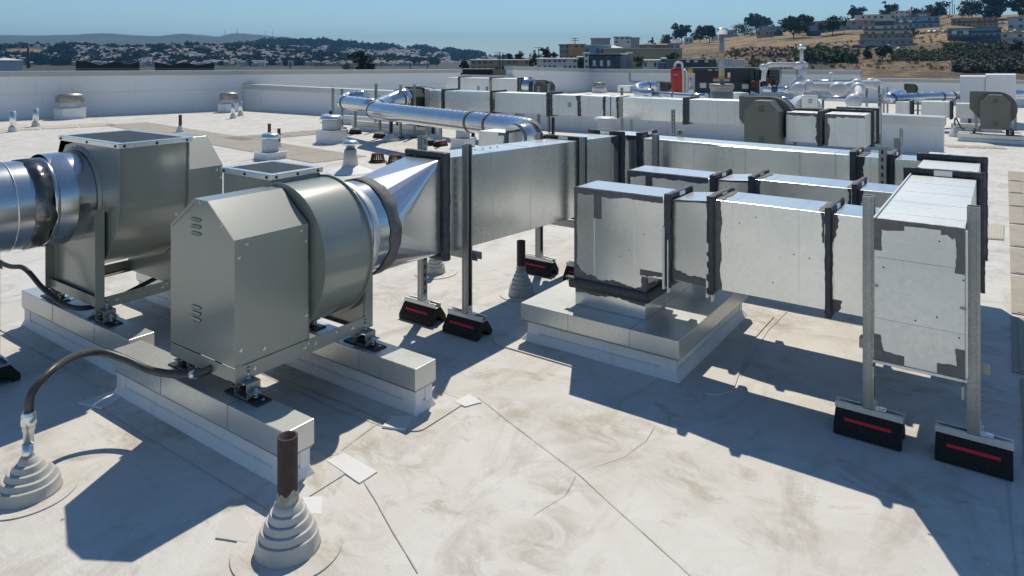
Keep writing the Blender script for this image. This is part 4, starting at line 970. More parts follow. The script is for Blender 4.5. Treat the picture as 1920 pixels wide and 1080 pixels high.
vent('vent with a flat white cap behind the elbow of the spiral duct', at(975, 262), .30, .38, .10, .24, .155, .04, 'louver', 'white_pvc')
vent('small distant vent in the inner corner of the far parapets', at(1124, 174), .50, .20, .17, .12, .24, .14, 'band', 'weathered_zinc')
# cone flashing with metal hood
p = at(657, 322); r = thing('flue_vent', 'tapered white flue with a metal hood on a wide cone flashing', 'vent', (p.x, p.y, 0))
c = Vector((p.x, p.y, 0)); mb = MB(); mb.lathe([(.31, .001), (.30, .004), (.10, .085)], c, 40); mb.build('cone_flashing', M['wall_membrane'], r)
mb = MB(); mb.lathe([(.105, .075), (.078, .30)], c, 28); mb.build('flue_stem', M['boot_rubber'], r)
mb = MB(); mb.lathe([(.062, .29), (.062, .36), (.085, .36), (.115, .365), (.115, .385), (.08, .42), (.0, .425)], c, 28); mb.build('flue_hood', M['galvanized'], r)
G = 'galvanized vent pipes at the left'
for lab, x, y, h in (('metal vent pipe in a white boot, the leftmost on the far roof', 24, 247, .43), ('metal vent pipe in a white boot, second from the left edge', 67, 238, .41), ('thin metal vent pipe in front of the corner vent box', 437, 222, .40), ('thin metal vent pipe just right of the corner vent box', 451, 217, .38)):
    roof_pipe(lab, at(x, y), .085 if x < 100 else .075, .10, .058 if x < 100 else .048, h, 'galvanized', 'white_pvc', flash=0, hollow=False, coat=0, group=G)
for lab, x, y, rb, hb, rp, hp, pm in (
    ('short red-brown pipe in a round white boot behind the left fan', 338, 248, .082, .13, .032, .36, 'primer_pipe'),
    ('brown pipe standing behind the low louvered vent', 505, 262, .07, .10, .030, .30, 'primer_pipe'),
    ('second brown pipe just right of the low louvered vent', 523, 276, .06, .09, .028, .32, 'primer_pipe'),
    ('black pipe in a white boot beside the feet of the spiral duct', 733, 264, .16, .13, .030, .52, 'black_pipe'),
    ('black pipe in a white boot under the spiral duct, beside the slotted strut', 812, 263, .11, .11, .030, .38, 'black_pipe'),
    ('black pipe behind the vent under the spiral duct', 887, 262, .07, .06, .034, .34, 'black_pipe'),
    ('black pipe in front of the low white wall, below the patched duct', 1037, 262, .07, .06, .030, .42, 'black_pipe'),
    ('dark pipe stub in front of the right-hand fan curb', 1818, 243, .04, .03, .030, .27, 'primer_pipe'),
    ('small black pipe in a white cone at the front of the right-hand fan curb', 1889, 268, .09, .14, .026, .26, 'black_pipe'),
    ('black pipe stub by the far left vent of the spiral ducts', 620, 245, .05, .06, .030, .42, 'black_pipe')):
    roof_pipe(lab, at(x, y), rb, hb, rp, hp, pm, 'white_pvc', flash=0, coat=0, group='small far roof pipes')
pz = roof_pipe('white cone boot with a curved conduit left of the right-hand fan', at(1790, 256), .10, .17, .018, .24, 'galvanized', 'white_pvc', flash=0, hollow=False, coat=0, group='small far roof pipes')
q = at(1790, 256); hose('thin conduit from the white cone boot to the right-hand fan curb', [q+UP*.24, q+UP*.36+RT*.01, q+UP*.30+RT*.06, q+UP*.18+RT*.12, q+UP*.14+RT*.20], .014, 'conduit_black', rib=False)
def drain(label, p):
    r = thing('roof_drain', label, 'drain', (p.x, p.y, 0), 0, 'rusty dome roof drains'); c = Vector((p.x, p.y, 0))
    mb = MB(); mb.lathe([(.135, .0), (.135, .012), (.115, .02), (.10, .02), (.10, .002)], c, 32); mb.build('drain_ring', M['cast_iron_rust'], r)
    mb = MB()
    for k in range(18): a = 2*pi*k/18; e = Vector((cos(a), sin(a), 0)); mb.bar(c+e*.105+UP*.018, c+e*.082+UP*.115, .011, .008, up=e)
    mb.lathe([(.072, .112), (.09, .113), (.086, .126), (.06, .133), (0, .134)], c, 28); mb.torus(c+UP*.07, UP, .094, .004, 28, 5); mb.build('drain_dome', M['cast_iron_rust'], r)
drain('rusty dome roof drain, the one fully in view', at(708, 304)); drain('rusty dome roof drain partly hidden by the cone transition', at(741, 307))

# far rubber-footed posts -------------------------------------------------
FOOTP = thing('duct_support', 'strut with a black foot under the left elbow of the long spiral duct', 'support', at(712, 259), 0, 'far struts of the spiral ducts')
f_ = make_foot(FOOTP); post_mesh(.82).build('strut_post', [M['strut_metal'], M['dark_slot']], FOOTP, org=Vector((0, 0, 0)))
def far_post(label, x, y, h, rz=0, d=None, grp='far struts of the spiral ducts'):
    p = at(x, y) if d is None else atD(x, y, d); c = dup(FOOTP, (p.x, p.y, 0), rz, label, grp)
    for o in bpy.data.objects:
        if o.parent == c and o.name.startswith('strut_post'): o.scale = (1, 1, h/.82)
    return c
far_post('strut with a black foot beside the white dome boot under the long spiral duct', 734, 263, .66)
far_post('strut with a black foot behind the white vent box', 666, 251, .60)
far_post('tall strut crossing the middle of the long spiral duct', 801, 272, .98)
far_post('short slotted strut under the middle of the long spiral duct', 826, 274, .55, pi/2)
far_post('strut carrying the small upper spiral duct, left of its pair', 624, 240, .88)
far_post('strut carrying the small upper spiral duct, right of its pair', 641, 248, .90)
far_post('strut behind the top of the small upper spiral duct', 705, 246, 1.0)
far_post('tall dark strut in front of the patched duct, left of the black pipe', 1010, 262, 1.0)
far_post('slotted strut under the patched duct beside the black pipe', 1029, 262, 1.05, pi/2)
far_post('tall strut in front of the duct run, middle of the low white wall', 1166, 262, .98)
far_post('slotted strut under the duct run right of the tall strut', 1183, 262, .50, pi/2)
far_post('tall strut in front of the twin boxed ducts', 1650, 297, .98)
far_post('slotted short strut beside the end of the low white wall', 1690, 322, .58, pi/2)
far_post('strut end showing above the long rear duct', 1262, 330, .86)

# spiral ducts --------------------------------------------------------------
def arc(a, b, c, n=8):
    """quadratic bend through control point b"""
    return [a.lerp(b, t).lerp(b.lerp(c, t), t) for t in [k/n for k in range(n+1)]]
def spiral(label, path, r, name='spiral_duct', pitch=.13, bands=(), rfun=None):
    o = thing(name, label, 'duct', tuple(path[0])); mb = MB(); mb.tube(path, r, 36); mb.mi = 1
    L_ = [0]
    for a, b in zip(path, path[1:]): L_.append(L_[-1]+(b-a).length)
    def pt(s):
        for i in range(len(path)-1):
            if s <= L_[i+1] or i == len(path)-2: return path[i].lerp(path[i+1], (s-L_[i])/max(1e-6, L_[i+1]-L_[i])), (path[i+1]-path[i]).normalized()
    s = pitch
    while s < L_[-1]:
        c, t = pt(s); mb.torus(c, (t+RT*.12).normalized(), r-.0006, .0024, 36, 5); s += pitch
    mb.build('duct_wall', [M['spiral_metal'], M['galvanized_dull']], o)
    for s in bands:
        c, t = pt(s); mb = MB(); band(mb, c, t, r+.001, -.022, .022, 40, .008, .004, s); mb.build('joint_band', M['mastic_grey'], o)
    return o
A1 = atD(703, 207, 12.3); A2 = atD(955, 237.5, 9.35); A1.z = A2.z = .605; dA = (A2-A1).normalized()
B0 = atD(728, 186, 13.25); B0.z = .70
e1 = A1-dA*.22
spiral('long shiny spiral duct running across the roof toward the right', arc(B0, e1+Vector((0, .1, .03)), A1, 10)+[A1.lerp(A2, k/6) for k in range(1, 6)]+arc(A2, A2+dA*.48, A2+dA*.40+Vector((.30, -.42, 0)), 10)[0:9], .148, bands=(.62, .95, 3.9, 4.35))
C2 = A2+dA*.40+Vector((.18, -.40, 0))
# near return leg that drops into a small box
C3 = atD(1000, 249, 8.45); C4 = atD(962, 259, 8.2); C3.z = C4.z = .585
spiral('short shiny spiral duct leg turning into a small metal box', [C3, C3.lerp(C4, .5), C4], .152, bands=(.03, .30))
bx = atD(935, 262, 8.1); r = thing('duct_box', 'small metal duct box at the end of the short spiral leg', 'duct', (bx.x, bx.y, 0))
mb = MB(); mb.box(bx.x-.28, bx.x+.13, bx.y-.02, bx.y+.30, .40, .66); mb.build('box_body', M['galvanized_dull'], r, bevel=.003)
flange('duct_flange', r, 'x', bx.x+.145, bx.y-.02, bx.y+.30, .40, .66, out=.025, seed=410, bare=False)
mb = MB(); mb.smear((bx.x+.13, bx.y-.02, .40), (0,0,1), (-1,0,0), (0,-1,0), .26, .05, 411, amp=.2); mb.smear((bx.x+.13, bx.y-.02, .66), (-1,0,0), (0,0,-1), (0,-1,0), .12, .04, 412, amp=.2); mb.build('joint_mastic', M['mastic_grey'], r)
mb = MB()
for sx in (-.2, .06): mb.box(bx.x+sx-.02, bx.x+sx+.02, bx.y+.1, bx.y+.14, .0, .40)
mb.build('leg', M['strut_metal'], r)
S1_ = atD(655, 193, 13.9); S2_ = atD(690, 195.5, 13.2); S1_.z = S2_.z = .635; dS_ = (S2_-S1_).normalized(); T0 = atD(686, 181.5, 14.6); T0.z = .72
spiral('small upper spiral duct with a left-hand elbow, behind the long one', arc(T0, S1_-dS_*1.0+Vector((0, .25, .06)), S1_-dS_*.30, 10)+[S1_, S2_, S2_+dS_*.35], .135, bands=(1.1,))

# rectangular duct runs across the middle ------------------------------------
def duct_run(label, x0, x1, yf, dep, z0, z1, nseam, flanges=(), mats='galvanized_dull', seed=500, base=None, tilt=0):
    o = thing('duct_run', label, 'duct', ((x0+x1)/2, yf+dep/2, z0)); mb = MB()
    se = [x0+(x1-x0)*(k+.5+.2*sin(k*2.3))/nseam for k in range(nseam)]
    duct_box(mb, x0, x1, yf, yf+dep, z0, z1, 'x', se, rib=.003, rw=.004); mb.build('duct_wall', M[mats], o, bevel=.003)
    for i, fx in enumerate(flanges): flange('duct_flange', o, 'x', fx, yf, yf+dep, z0, z1, out=.03, th=.045, seed=seed+i*7, amp=.006, bare=False)
    return o
YN = 10.2
nx = lambda px, Y=YN: atY(px, 190, Y).x
duct_run('mid-roof duct section left of the tall dark strut, between two mastic joints', nx(796), nx(923), YN, .42, .545, .905, 5, (nx(831), nx(922)), 'galvanized', 500)
duct_run('mid-roof duct section between the mastic joint and the patched piece', nx(928), nx(1028), YN, .42, .55, .905, 5, (nx(1028),), 'galvanized_dull', 520)
pd = duct_run('pale patched duct piece with ragged dark mastic joints', nx(1033), nx(1160), YN-.02, .44, .555, .90, 4, (), 'galvanized_dull', 540)
mb = MB(); yq = YN-.02
for i, (pxq, w_) in enumerate(((1033, .07), (1086, .09), (1133, .06), (1145, .02), (1158, .05))):
    X = nx(pxq, yq); mb.smear((X, yq, .556), (0,0,1), (1,0,0), (0,-1,0), .345, w_*.5, 541+i, amp=.6, step=.015); mb.smear((X, yq, .899), (0,0,-1), (-1,0,0), (0,-1,0), .345, lambda u, w_=w_: w_*.5*(1.2-u*1.4), 551+i, amp=.6, step=.015)
    mb.smear((X-w_*.3, yq+.02, .9), (0,1,0), (1,0,0), (0,0,1), .40, w_*.7, 561+i, amp=.4, step=.02)
mb.build('joint_mastic', M['mastic'], pd)
mb = MB(); X = nx(1069); mb.box(X-.035, X+.035, yq-.006, yq, .70, .78); mb.build('access_plate', M['strut_metal'], pd, bevel=.004)
duct_run('bluish duct section right of the tall mid-roof strut', nx(1168), nx(1284), YN, .42, .545, .895, 5, (nx(1284),), 'galvanized', 580)
duct_run('pale duct section ending at the fan in the middle of the roof', nx(1289), nx(1388), YN, .42, .548, .90, 4, (nx(1289),), 'galvanized_dull', 590)
# twin boxed ducts right of the middle fan
YK = 9.75
kx = lambda px: atY(px, 230, YK).x
o = duct_run('left one of two boxed ducts right of the middle fan, seams caulked grey', kx(1474), kx(1534), YK, .62, .405, .80, 2, (), 'galvanized_dull', 600)
mb = MB(); mb.smear((kx(1474), YK, .80), (1,0,0), (0,0,-1), (0,-1,0), kx(1534)-kx(1474), .045, 601, amp=.5); mb.smear((kx(1534), YK, .405), (0,0,1), (-1,0,0), (0,-1,0), .39, .03, 602, amp=.8); mb.build('joint_mastic', M['mastic_grey'], o)
flange('duct_flange', o, 'x', kx(1538), YK, YK+.62, .405, .80, out=.03, th=.05, seed=603, amp=.008, bare=False)
flange('duct_flange', o, 'y', YK+.40, kx(1474), kx(1534), .405, .80, out=.03, th=.05, seed=604, bare=False)
o = duct_run('right one of two boxed ducts right of the middle fan, running back from the strut', kx(1547), kx(1622), YK-.02, .95, .385, .80, 2, (), 'galvanized_dull', 610)
mb = MB(); yq = YK-.02; mb.smear((kx(1547), yq, .80), (1,0,0), (0,0,-1), (0,-1,0), kx(1622)-kx(1547), .05, 611, amp=.5); mb.smear((kx(1547), yq, .385), (0,0,1), (1,0,0), (0,-1,0), .41, .05, 612, amp=.5); mb.build('joint_mastic', M['mastic_grey'], o)
flange('duct_flange', o, 'y', YK+.52, kx(1547), kx(1622), .385, .80, out=.035, th=.05, seed=613, bare=False)
flange('duct_flange', o, 'y', YK+.95, kx(1547), kx(1622), .385, .80, out=.035, th=.05, seed=616, bare=False)
o = duct_run('duct piece running back behind the twin boxed ducts', kx(1545), kx(1612), YK+1.0, .8, .40, .80, 2, (), 'galvanized', 620)
o = thing('pipe_stand', 'stack of dark rubber pads and a plate right of the twin boxed ducts', 'support', at(1668, 272)); c = at(1660, 276)
for k in range(3): mb = MB(); mb.box(c.x-.28, c.x+.12, c.y-.1, c.y+.35, .10+k*.05, .14+k*.05); mb.build('rubber_pad', M['rubber'], o, bevel=.006)
mb = MB(); mb.box(c.x-.3, c.x+.14, c.y-.12, c.y+.37, .0, .098); mb.build('pad_curb', M['wall_membrane'], o)

# ---- side-discharge fans (motor housing toward the camera)
simple('fan_paint_mid', (.155, .158, .136), (.175, .178, .155), 3, .5, .15)
def side_fan(label, p, sc=1.0, mat='fan_paint_mid', grp='side-discharge fans across the roof', mirror=1, rz=0, legs=True):
    o = thing('side_discharge_fan', label, 'fan', (p.x, p.y, p.z), rz, grp); Z = Vector((0, 0, 0)); XZ = lambda u, v, t: (u*mirror, t, v)
    cz = .40; pts = [(-.40, .70), (.02, .70)]
    for k in range(1, 25): a = radians(90-k*(228/24)); r = .30+.035*k/24; pts.append((.02+r*cos(a), cz+r*sin(a)))
    pts += [(-.40, .20+.18)]
    for i, (a, b) in enumerate(((.345, .351), (.60, .606))):
        mb = MB(); mb.prism(pts, XZ, a, b); mb.build('scroll_side', M[mat], o, org=Z, bevel=.002)
    ins = [(.02+(u-.02)*.97, cz+(v-cz)*.97) for u, v in pts]; mb = MB(); mb.prism(ins, XZ, .351, .60, False, False); mb.build('scroll_shell', M[mat], o, org=Z)
    prof = [(-.225, .04), (.225, .04), (.225, .52), (.10, .66), (-.10, .66), (-.225, .52)]; mb = MB(); mb.prism(prof, XZ, 0, .342); mb.mi = 1
    for u, v in ((0, .645), (.17, .56), (-.17, .56)): hexbolt(mb, (u*mirror, 0, v), (0, -1, 0), .007, .004)
    h = mb.build('motor_housing', [M[mat], M['dark_plate']], o, org=Z, bevel=.003)
    for zz in (.58, .55, .52, .17, .14, .11): mb = MB(); mb.box(-.035, .045, -.008, 0, zz, zz+.008); mb.build('louver', M['fan_paint_dark'], h, org=Z)
    mb = MB()
    for x in (-.235, .235): mb.box(x-.02, x+.02, -.02, .70, .0, .038)
    mb.build('base_frame', M[mat], o, org=Z)
    if legs:
        for x in (-.30, .30): mb = MB(); mb.box(x-.022, x+.022, .56, .60, -.02, .40); mb.build('stand_leg', M['strut_metal'], o, org=Z)
        mb = MB()
        for x in (-.29, .29):
            for y in (.05, .6): mb.box(x-.10, x+.10, y-.03, y+.03, -.058, -.05); mb.cyl((x-.03, y, -.05), (x-.03, y, .0), .022, 10); mb.box(x-.06, x+.06, y-.03, y+.03, -.012, -.001)
        mb.build('isolator', M['dark_plate'], o, org=Z)
    o.scale = (sc, sc, sc)
    mb = MB(); mb.lathe([(.235, 0), (.22, .02), (.22, .16)], (.02*mirror, .606, cz), 40, (0, 1, 0), cap=False); mb.build('inlet_collar', M['shiny_metal'], o, org=Z)
    return o
c4 = atY(1866, 243, 15.35); F4 = Vector((c4.x, 15.35, .20))
side_fan('grey-green fan at the right edge, whole motor housing in view on a long white curb', F4)
equipment_curb('equipment_curb', 'long white curb under the front of the right-hand fan', at(1795, 260).x+.02, 1.6, 15.28, 15.5, zt_=.14, capz=.07, inset=.008, flare=.02, flange=.05)
equipment_curb('equipment_curb', 'short white curb behind the right-hand fan', at(1797, 226).x, -.05, 17.5, 17.75, zt_=.15, capz=.07, inset=.008, flare=.02, flange=.05)
c3 = atY(1427, 240, 9.55); side_fan('grey fan in the middle of the roof, motor housing toward us, beside the pale duct', Vector((c3.x, 9.55, .29)), 1)
equipment_curb('equipment_curb', 'white curb under the fan in the middle of the roof', c3.x-.5, c3.x+.6, 9.52, 9.66, zt_=.2)
c5 = atY(770, 200, 10.15); f5 = side_fan('dark olive fan casing at the left end of the mid-roof duct', Vector((c5.x, 10.05, .25)), mat='fan_paint_dark', rz=0)
for lab, p_, q_ in (('white curb under the dark olive fan, in front of the white boot', (785, 262), (706, 240)), ('white curb with metal cap behind the rubber feet, left under the dark olive fan', (685, 243), (652, 226))):
    a = at(*p_); b = at(*q_); 
    equipment_curb('equipment_curb', lab, min(a.x, b.x)-.1, max(a.x, b.x), (a.y+b.y)/2-.07, (a.y+b.y)/2+.09, zt_=.2, flange=.06)
rd2 = thing('reducer_duct', 'shiny cone reducer joining the spiral duct to the dark olive fan', 'duct', tuple(B0)); e_ = atD(750, 181, 13.5); e_.z = .74
mb = MB(); mb.cyl(B0, e_, .15, 36, r1=.20, cap0=False, cap1=False); mb.build('cone', M['spiral_metal'], rd2); t_ = (e_-B0).normalized()
mb = MB(); band(mb, e_, t_, .19, -.05, -.01, 40, .01, .004, 1); mb.build('joint_band', M['mastic_grey'], rd2); mb = MB(); mb.cyl(e_, e_+t_*.14, .20, 36); mb.build('inlet_collar', M['spiral_metal'], rd2)
def frame_post(label, x, ytop, d, grp='strut tops behind the mid-roof ducts', h0=0):
    p = atD(x, ytop, d); o = thing('strut_stand', label, 'support', (p.x, p.y, 0), 0, grp); mb = MB(); mb.box(-.02, .02, -.02, .02, 0, p.z); mb.build('post', M['strut_metal'], o, org=Vector((0,0,0)))
    mb = MB(); mb.box(-.06, .06, -.06, .06, 0, .012); mb.build('foot_plate', M['rubber'], o, org=Vector((0,0,0))); return o
frame_post('strut top above the left side of the dark olive fan', 751, 159, 13.4); frame_post('strut top above the right side of the dark olive fan', 777, 158.5, 13.4)
# second row, further back: duct, box, transition and fan
YM = 15.5; mx = lambda px: atY(px, 165, YM).x
duct_run('far duct section left of the boxed duct, behind the mid-roof run', mx(836), mx(918), YM, .5, .60, .985, 4, (mx(861),), 'galvanized_dull', 640)
duct_run('far boxed duct with dark mastic frame, behind the mid-roof run', mx(922), mx(974), YM-.05, .6, .55, .985, 2, (mx(922), mx(974)), 'galvanized_dull', 650)
o = thing('cone_duct', 'far small cone transition and collar beside an olive fan', 'duct', (mx(985), YM+.25, .55)); mb = MB(); mb.cyl((mx(976), YM+.25, .78), (mx(991), YM+.25, .76), .24, 28, r1=.20, cap0=False); mb.mi = 0; mb.cyl((mx(991), YM+.25, .76), (mx(1003), YM+.25, .76), .20, 28, cap1=False); mb.build('cone', M['spiral_metal'], o)
mb = MB(); band(mb, (mx(991), YM+.25, .76), (1,0,0), .20, -.03, .02, 30, .012, .003, 3); mb.build('joint_band', M['mastic'], o)
side_fan('far olive fan right of the small cone transition', Vector((mx(1014), YM-.1, .45)), .72, mat='fan_paint_dark', legs=False)
frame_post('strut in front of the far boxed duct', 919, 151, 17.5); frame_post('thin strut top between the far duct sections', 897, 161, 16.2); frame_post('thin strut top above the patched duct', 913, 162, 15.6)
q = atD(1245, 160, 22.5); side_fan('far olive fan with a shiny elbow, left of the red tank', Vector((q.x-.02, q.y, .42)), .52, mat='fan_paint_dark', legs=False)
a = atD(1228, 162, 22.3); b = atD(1196, 172, 21.6); c = atD(1225, 175.5, 21.0); d_ = atD(1256, 178, 20.6)
spiral('far shiny elbow duct curling left of the red tank', arc(a, atD(1188, 160, 22), b, 8)[:-1]+arc(b, atD(1196, 178, 21.2), c, 8), .16, bands=(.3,), pitch=5)
spiral('far thin shiny duct running right below the red tank', [c, d_, atD(1300, 181, 20), atD(1325, 180, 19.6)], .085, bands=(.7, 1.4), pitch=5)
o = duct_run('far bluish hood-shaped duct end left of the shiny elbow', atY(1158, 175, 19).x, atY(1181, 175, 19).x, 19, .5, .55, .72, 1, (), 'galvanized', 660)
q = atD(1708, 170, 21); side_fan('far dark fan above the right-hand round duct', Vector((q.x, q.y, .42)), .50, mat='fan_paint_dark', legs=False)
# right round duct and the pale ducts below it
a = atD(1672, 184, 15.2); b = atD(1920, 187.5, 16.6); zc = .66
a.z = zc; b.z = zc+.02; dd = (b-a).normalized()
spiral('long round duct running off the right edge behind the right-hand fan', arc(a+Vector((.05, .9, .06)), a-dd*.28+Vector((0, .3, 0)), a, 8)+[a.lerp(b, k/4) for k in range(1, 4)]+[b, b+dd*2], .105, pitch=.3, bands=(.95, 2.4, 2.75))
for lab, p0, p1, z0, z1, sd in (('pale duct box under the left end of the right round duct', 1679, 1707, .25, .60, 700), ('pale rectangular duct under the right round duct', 1727, 1782, .30, .62, 710), ('short pale duct between the round duct and the right-hand fan', 1792, 1824, .30, .60, 720)):
    YY = 17.0; duct_run(lab, atY(p0, 195, YY).x, atY(p1, 195, YY).x, YY, .4, z0, z1, 2, (atY(p1+1, 195, YY).x,) if sd != 720 else (), 'galvanized_dull', sd)
frame_post('strut crossing the right round duct', 1721, 172.5, 15.4); frame_post('strut left of the right round duct elbow', 1657, 167, 16); frame_post('second strut left of the right round duct elbow', 1664, 163, 17); frame_post('strut bracket in front of the white enclosure', 1815, 158, 18.5); frame_post('strut beside the right-hand fan', 1895, 181, 13.6)
# ================================================================== far roof plant
# big exhaust stack on a round drum
q = atD(1353, 172, 17.0); c = Vector((q.x, q.y, 0)); o = thing('exhaust_stack', 'tall pale exhaust stack with yellow bands rising from a round metal drum', 'stack', tuple(c), 0)
mb = MB(); mb.lathe([(.275, 0), (.275, .70), (.262, .705), (.262, .80), (.29, .80), (.29, .905), (.275, .912), (.0, .915)], c, 48); mb.build('drum', M['drum_zinc'], o)
zt_ = EYE-(63-HOR)*17.0/FPX; mb = MB(); mb.cyl(c+UP*.9, c+UP*zt_, .066, 28); st = mb.build('stack_pipe', M['stack_grey'], o)
for y in (103, 139): z = EYE-(y-HOR)*17/FPX; mb = MB(); mb.cyl(c+UP*(z-.035), c+UP*(z+.035), .068, 28, cap0=False, cap1=False); mb.build('yellow_band', M['yellow_band'], st)
mb = MB(); mb.lathe([(.066, zt_-.02), (.115, zt_+.05), (.12, zt_+.10)], c, 28, cap=False); mb.cyl(c+UP*(zt_+.06)-RT*.13, c+UP*(zt_+.06)+RT*.13, .075, 24); mb.build('stack_head', M['galvanized'], st)
# red tank
q = atD(1268, 172, 24.5); c = Vector((q.x, q.y, .22)); o = thing('red_tank', 'upright red pressure tank with a small white emblem and white piping', 'tank', (c.x, c.y, 0))
zt_ = EYE-(128-HOR)*24.5/FPX; mb = MB(); R_ = .197; mb.lathe([(R_*.9, .0), (R_, .02), (R_, zt_-.30), (R_*.96, zt_-.25), (R_*.72, zt_-.215), (R_*.2, zt_-.20), (0, zt_-.20)], c, 40); mb.torus(c+UP*(zt_-.31), UP, R_, .006, 40, 5); mb.torus(c+UP*.15, UP, R_, .006, 40, 5)
for k in range(3): a = 2*pi*k/3; mb.bar(c+Vector((cos(a)*.15, sin(a)*.15, .02)), c+Vector((cos(a)*.15, sin(a)*.15, -.22)), .03)
mb.build('tank_body', M['red_paint'], o)
# emblem: three small white strokes like those on the tank
mb = MB(); zc = EYE-(140-HOR)*24.5/FPX
def on_tank(u, z): a = u/R_; n = -FW*cos(a)+RT*sin(a); return Vector((c.x, c.y, 0))+n*(R_+.003)+UP*z
for pts in ([(-.14, .02), (-.09, .022)], [(-.11, .02), (-.115, -.03)], [(-.08, -.02), (-.05, .02), (-.045, -.02)], [(-.03, .02), (-.03, -.025)], [(-.03, .02), (-.005, .012), (-.03, 0)]): mb.tube([on_tank(u, zc+v) for u, v in pts], .007, 5)
mb.build('emblem', M['white_pvc'], o)
mb = MB(); p0 = c+UP*(zt_-.2)-RT*.05; mb.tube([p0, p0+UP*.10, p0+UP*.17+RT*.03, p0+UP*.19+RT*.10, p0+UP*.19+RT*.20, p0+UP*.15+RT*.25, p0+UP*.06+RT*.26, c-UP*.1+RT*.21+FW*.05], .042, 14); mb.build('white_pipe', M['white_jacket'], o)
for k, (dx, r_) in enumerate(((.40, .035), (.30, .02))): mb = MB(); p0 = Vector((c.x, c.y, 0))+RT*dx+FW*.15; mb.tube([p0, p0+UP*(1.1-.1*k), p0+UP*(1.15-.1*k)-RT*.1], r_, 12); mb.build('grey_pipe', M['galvanized_dull'], o)
o = thing('pump_rack', 'white valve and pump cluster between the red tank and the green unit', 'pump', tuple(atD(1293, 178, 25).to_tuple()[:2]+(0,))); p0 = atD(1293, 170, 25)
mb = MB(); mb.box(p0.x-.13, p0.x+.13, p0.y-.05, p0.y+.2, .1, 1.02); mb.build('panel', M['cap_white'], o, bevel=.01)
mb = MB(); mb.cyl(p0-FW*.12+UP*.1, p0-FW*.12+UP*.45, .05, 14); mb.cyl(p0-FW*.2-UP*.05, p0+UP*-.05, .11, 18); mb.build('pump_body', M['galvanized_dull'], o)
mb = MB(); mb.cyl(p0-FW*.1+UP*.62, p0-FW*.1+UP*.78, .05, 12, r1=.08); mb.build('valve_actuator', M['yellow_band'], o)
# green packaged unit
DU = 25.2; ul = atD(1300, 178, DU); ur = atD(1467, 178, DU); zt_ = EYE-(127.5-HOR)*DU/FPX; o = thing('packaged_unit', 'dark green and navy packaged air unit with a red label strip', 'air unit', ((ul.x+ur.x)/2, (ul.y+ur.y)/2, 0))
def uq(px, y, off=0): p = atD(px, y, DU-off); return p
def panel(nm, x0, x1, y0, y1, off, th, mat, bev=.004, par=None):
    a, b = uq(x0, y1), uq(x1, y1); c_, d_ = uq(x0, y0), uq(x1, y0); f = -FW*off; mb = MB()
    mb.hexa([a+f, b+f, b+f+FW*th, a+f+FW*th, c_+f, d_+f, d_+f+FW*th, c_+f+FW*th]); return mb.build(nm, M[mat], par or o, bevel=bev)
panel('unit_body', 1300, 1414, 128.5, 184, 0, 1.3, 'unit_green')
panel('upper_panel', 1302, 1407, 131, 154, .006, .006, 'unit_navy'); panel('side_panel', 1416, 1424, 130, 184, .0, 1.2, 'unit_green'); panel('roof_lid', 1299, 1468, 127, 128.4, .02, 1.35, 'unit_green')
panel('coil_cabinet', 1426, 1440, 131, 150, .0, 1.0, 'unit_green'); panel('cabinet_end', 1443, 1462, 131, 156, 0, .8, 'unit_green')
panel('label_strip', 1337, 1370, 145, 148, .012, .004, 'red_paint', 0); panel('name_plate', 1337, 1368, 148.3, 152.5, .012, .004, 'strut_metal', 0)
for x0, x1, y0, y1 in ((1312, 1324, 155.5, 165), (1391, 1403, 157.5, 166.5), (1364, 1369, 136, 145), (1327, 1335, 130.5, 132), (1341, 1346, 130.6, 131.8)): panel('paper_label', x0, x1, y0, y1, .014, .003, 'paper_label', 0)
# coil and motors beside the unit
mb = MB()
for px_, py_, r_ in ((1416, 158, .13), (1440, 152, .11)):
    p0 = uq(px_, py_, .5); mb.cyl(p0-FW*.05, p0+FW*.3, r_, 20); mb.torus(p0-FW*.05, FW, r_*.7, .03, 20, 6); mb.torus(p0-FW*.05, FW, r_*.3, .03, 14, 6)
mb.build('fan_motor', M['rust_coil'], o)
mb = MB()
for px_, py_ in ((1432, 158), (1447, 146), (1452, 158), (1410, 170)): p0 = uq(px_, py_, .45); mb.cyl(p0-RT*.1, p0+RT*.12, .09, 16); mb.cyl(p0+UP*.05, p0+UP*.18, .05, 12)
mb.build('valve_body', M['dark_plate'], o)
# second green unit seen past the far parapet and white boxes on the next roof
def far_box(name, label, cat, px0, px1, y0, y1, d, dep, mat, group=None, zb=None, bev=.03):
    a = atD(px0, y1, d); b = atD(px1, y1, d); zt2 = EYE-(y0-HOR)*d/FPX; z0 = a.z if zb is None else zb
    r = thing(name, label, cat, ((a.x+b.x)/2, (a.y+b.y)/2, z0), 0, group)
    mb = MB(); mb.hexa([Vector((a.x, a.y, z0)), Vector((b.x, b.y, z0)), Vector((b.x, b.y, z0))+FW*dep, Vector((a.x, a.y, z0))+FW*dep, Vector((a.x, a.y, zt2)), Vector((b.x, b.y, zt2)), Vector((b.x, b.y, zt2))+FW*dep, Vector((a.x, a.y, zt2))+FW*dep])
    return r, mb.build('body', M[mat], r, bevel=bev)
def face_px(nm, par, px0, px1, y0, y1, d, mat, th=.05, off=.03):
    a = atD(px0, y1, d-off); b = atD(px1, y1, d-off); c_ = atD(px0, y0, d-off); e = atD(px1, y0, d-off); mb = MB()
    mb.hexa([a, b, b+FW*th, a+FW*th, c_, e, e+FW*th, c_+FW*th]); return mb.build(nm, M[mat], par)
r, b = far_box('chiller_unit', 'long teal chiller unit beyond the far parapet, white vents on top', 'air unit', 1262, 1343, 111.5, 128, 60, 3, 'green_unit_far', zb=-2)
for i, (x0, x1) in enumerate(((1281, 1290), (1292, 1308), (1312, 1330))): face_px('panel', r, x0, x1, 114, 127, 60, 'unit_green')
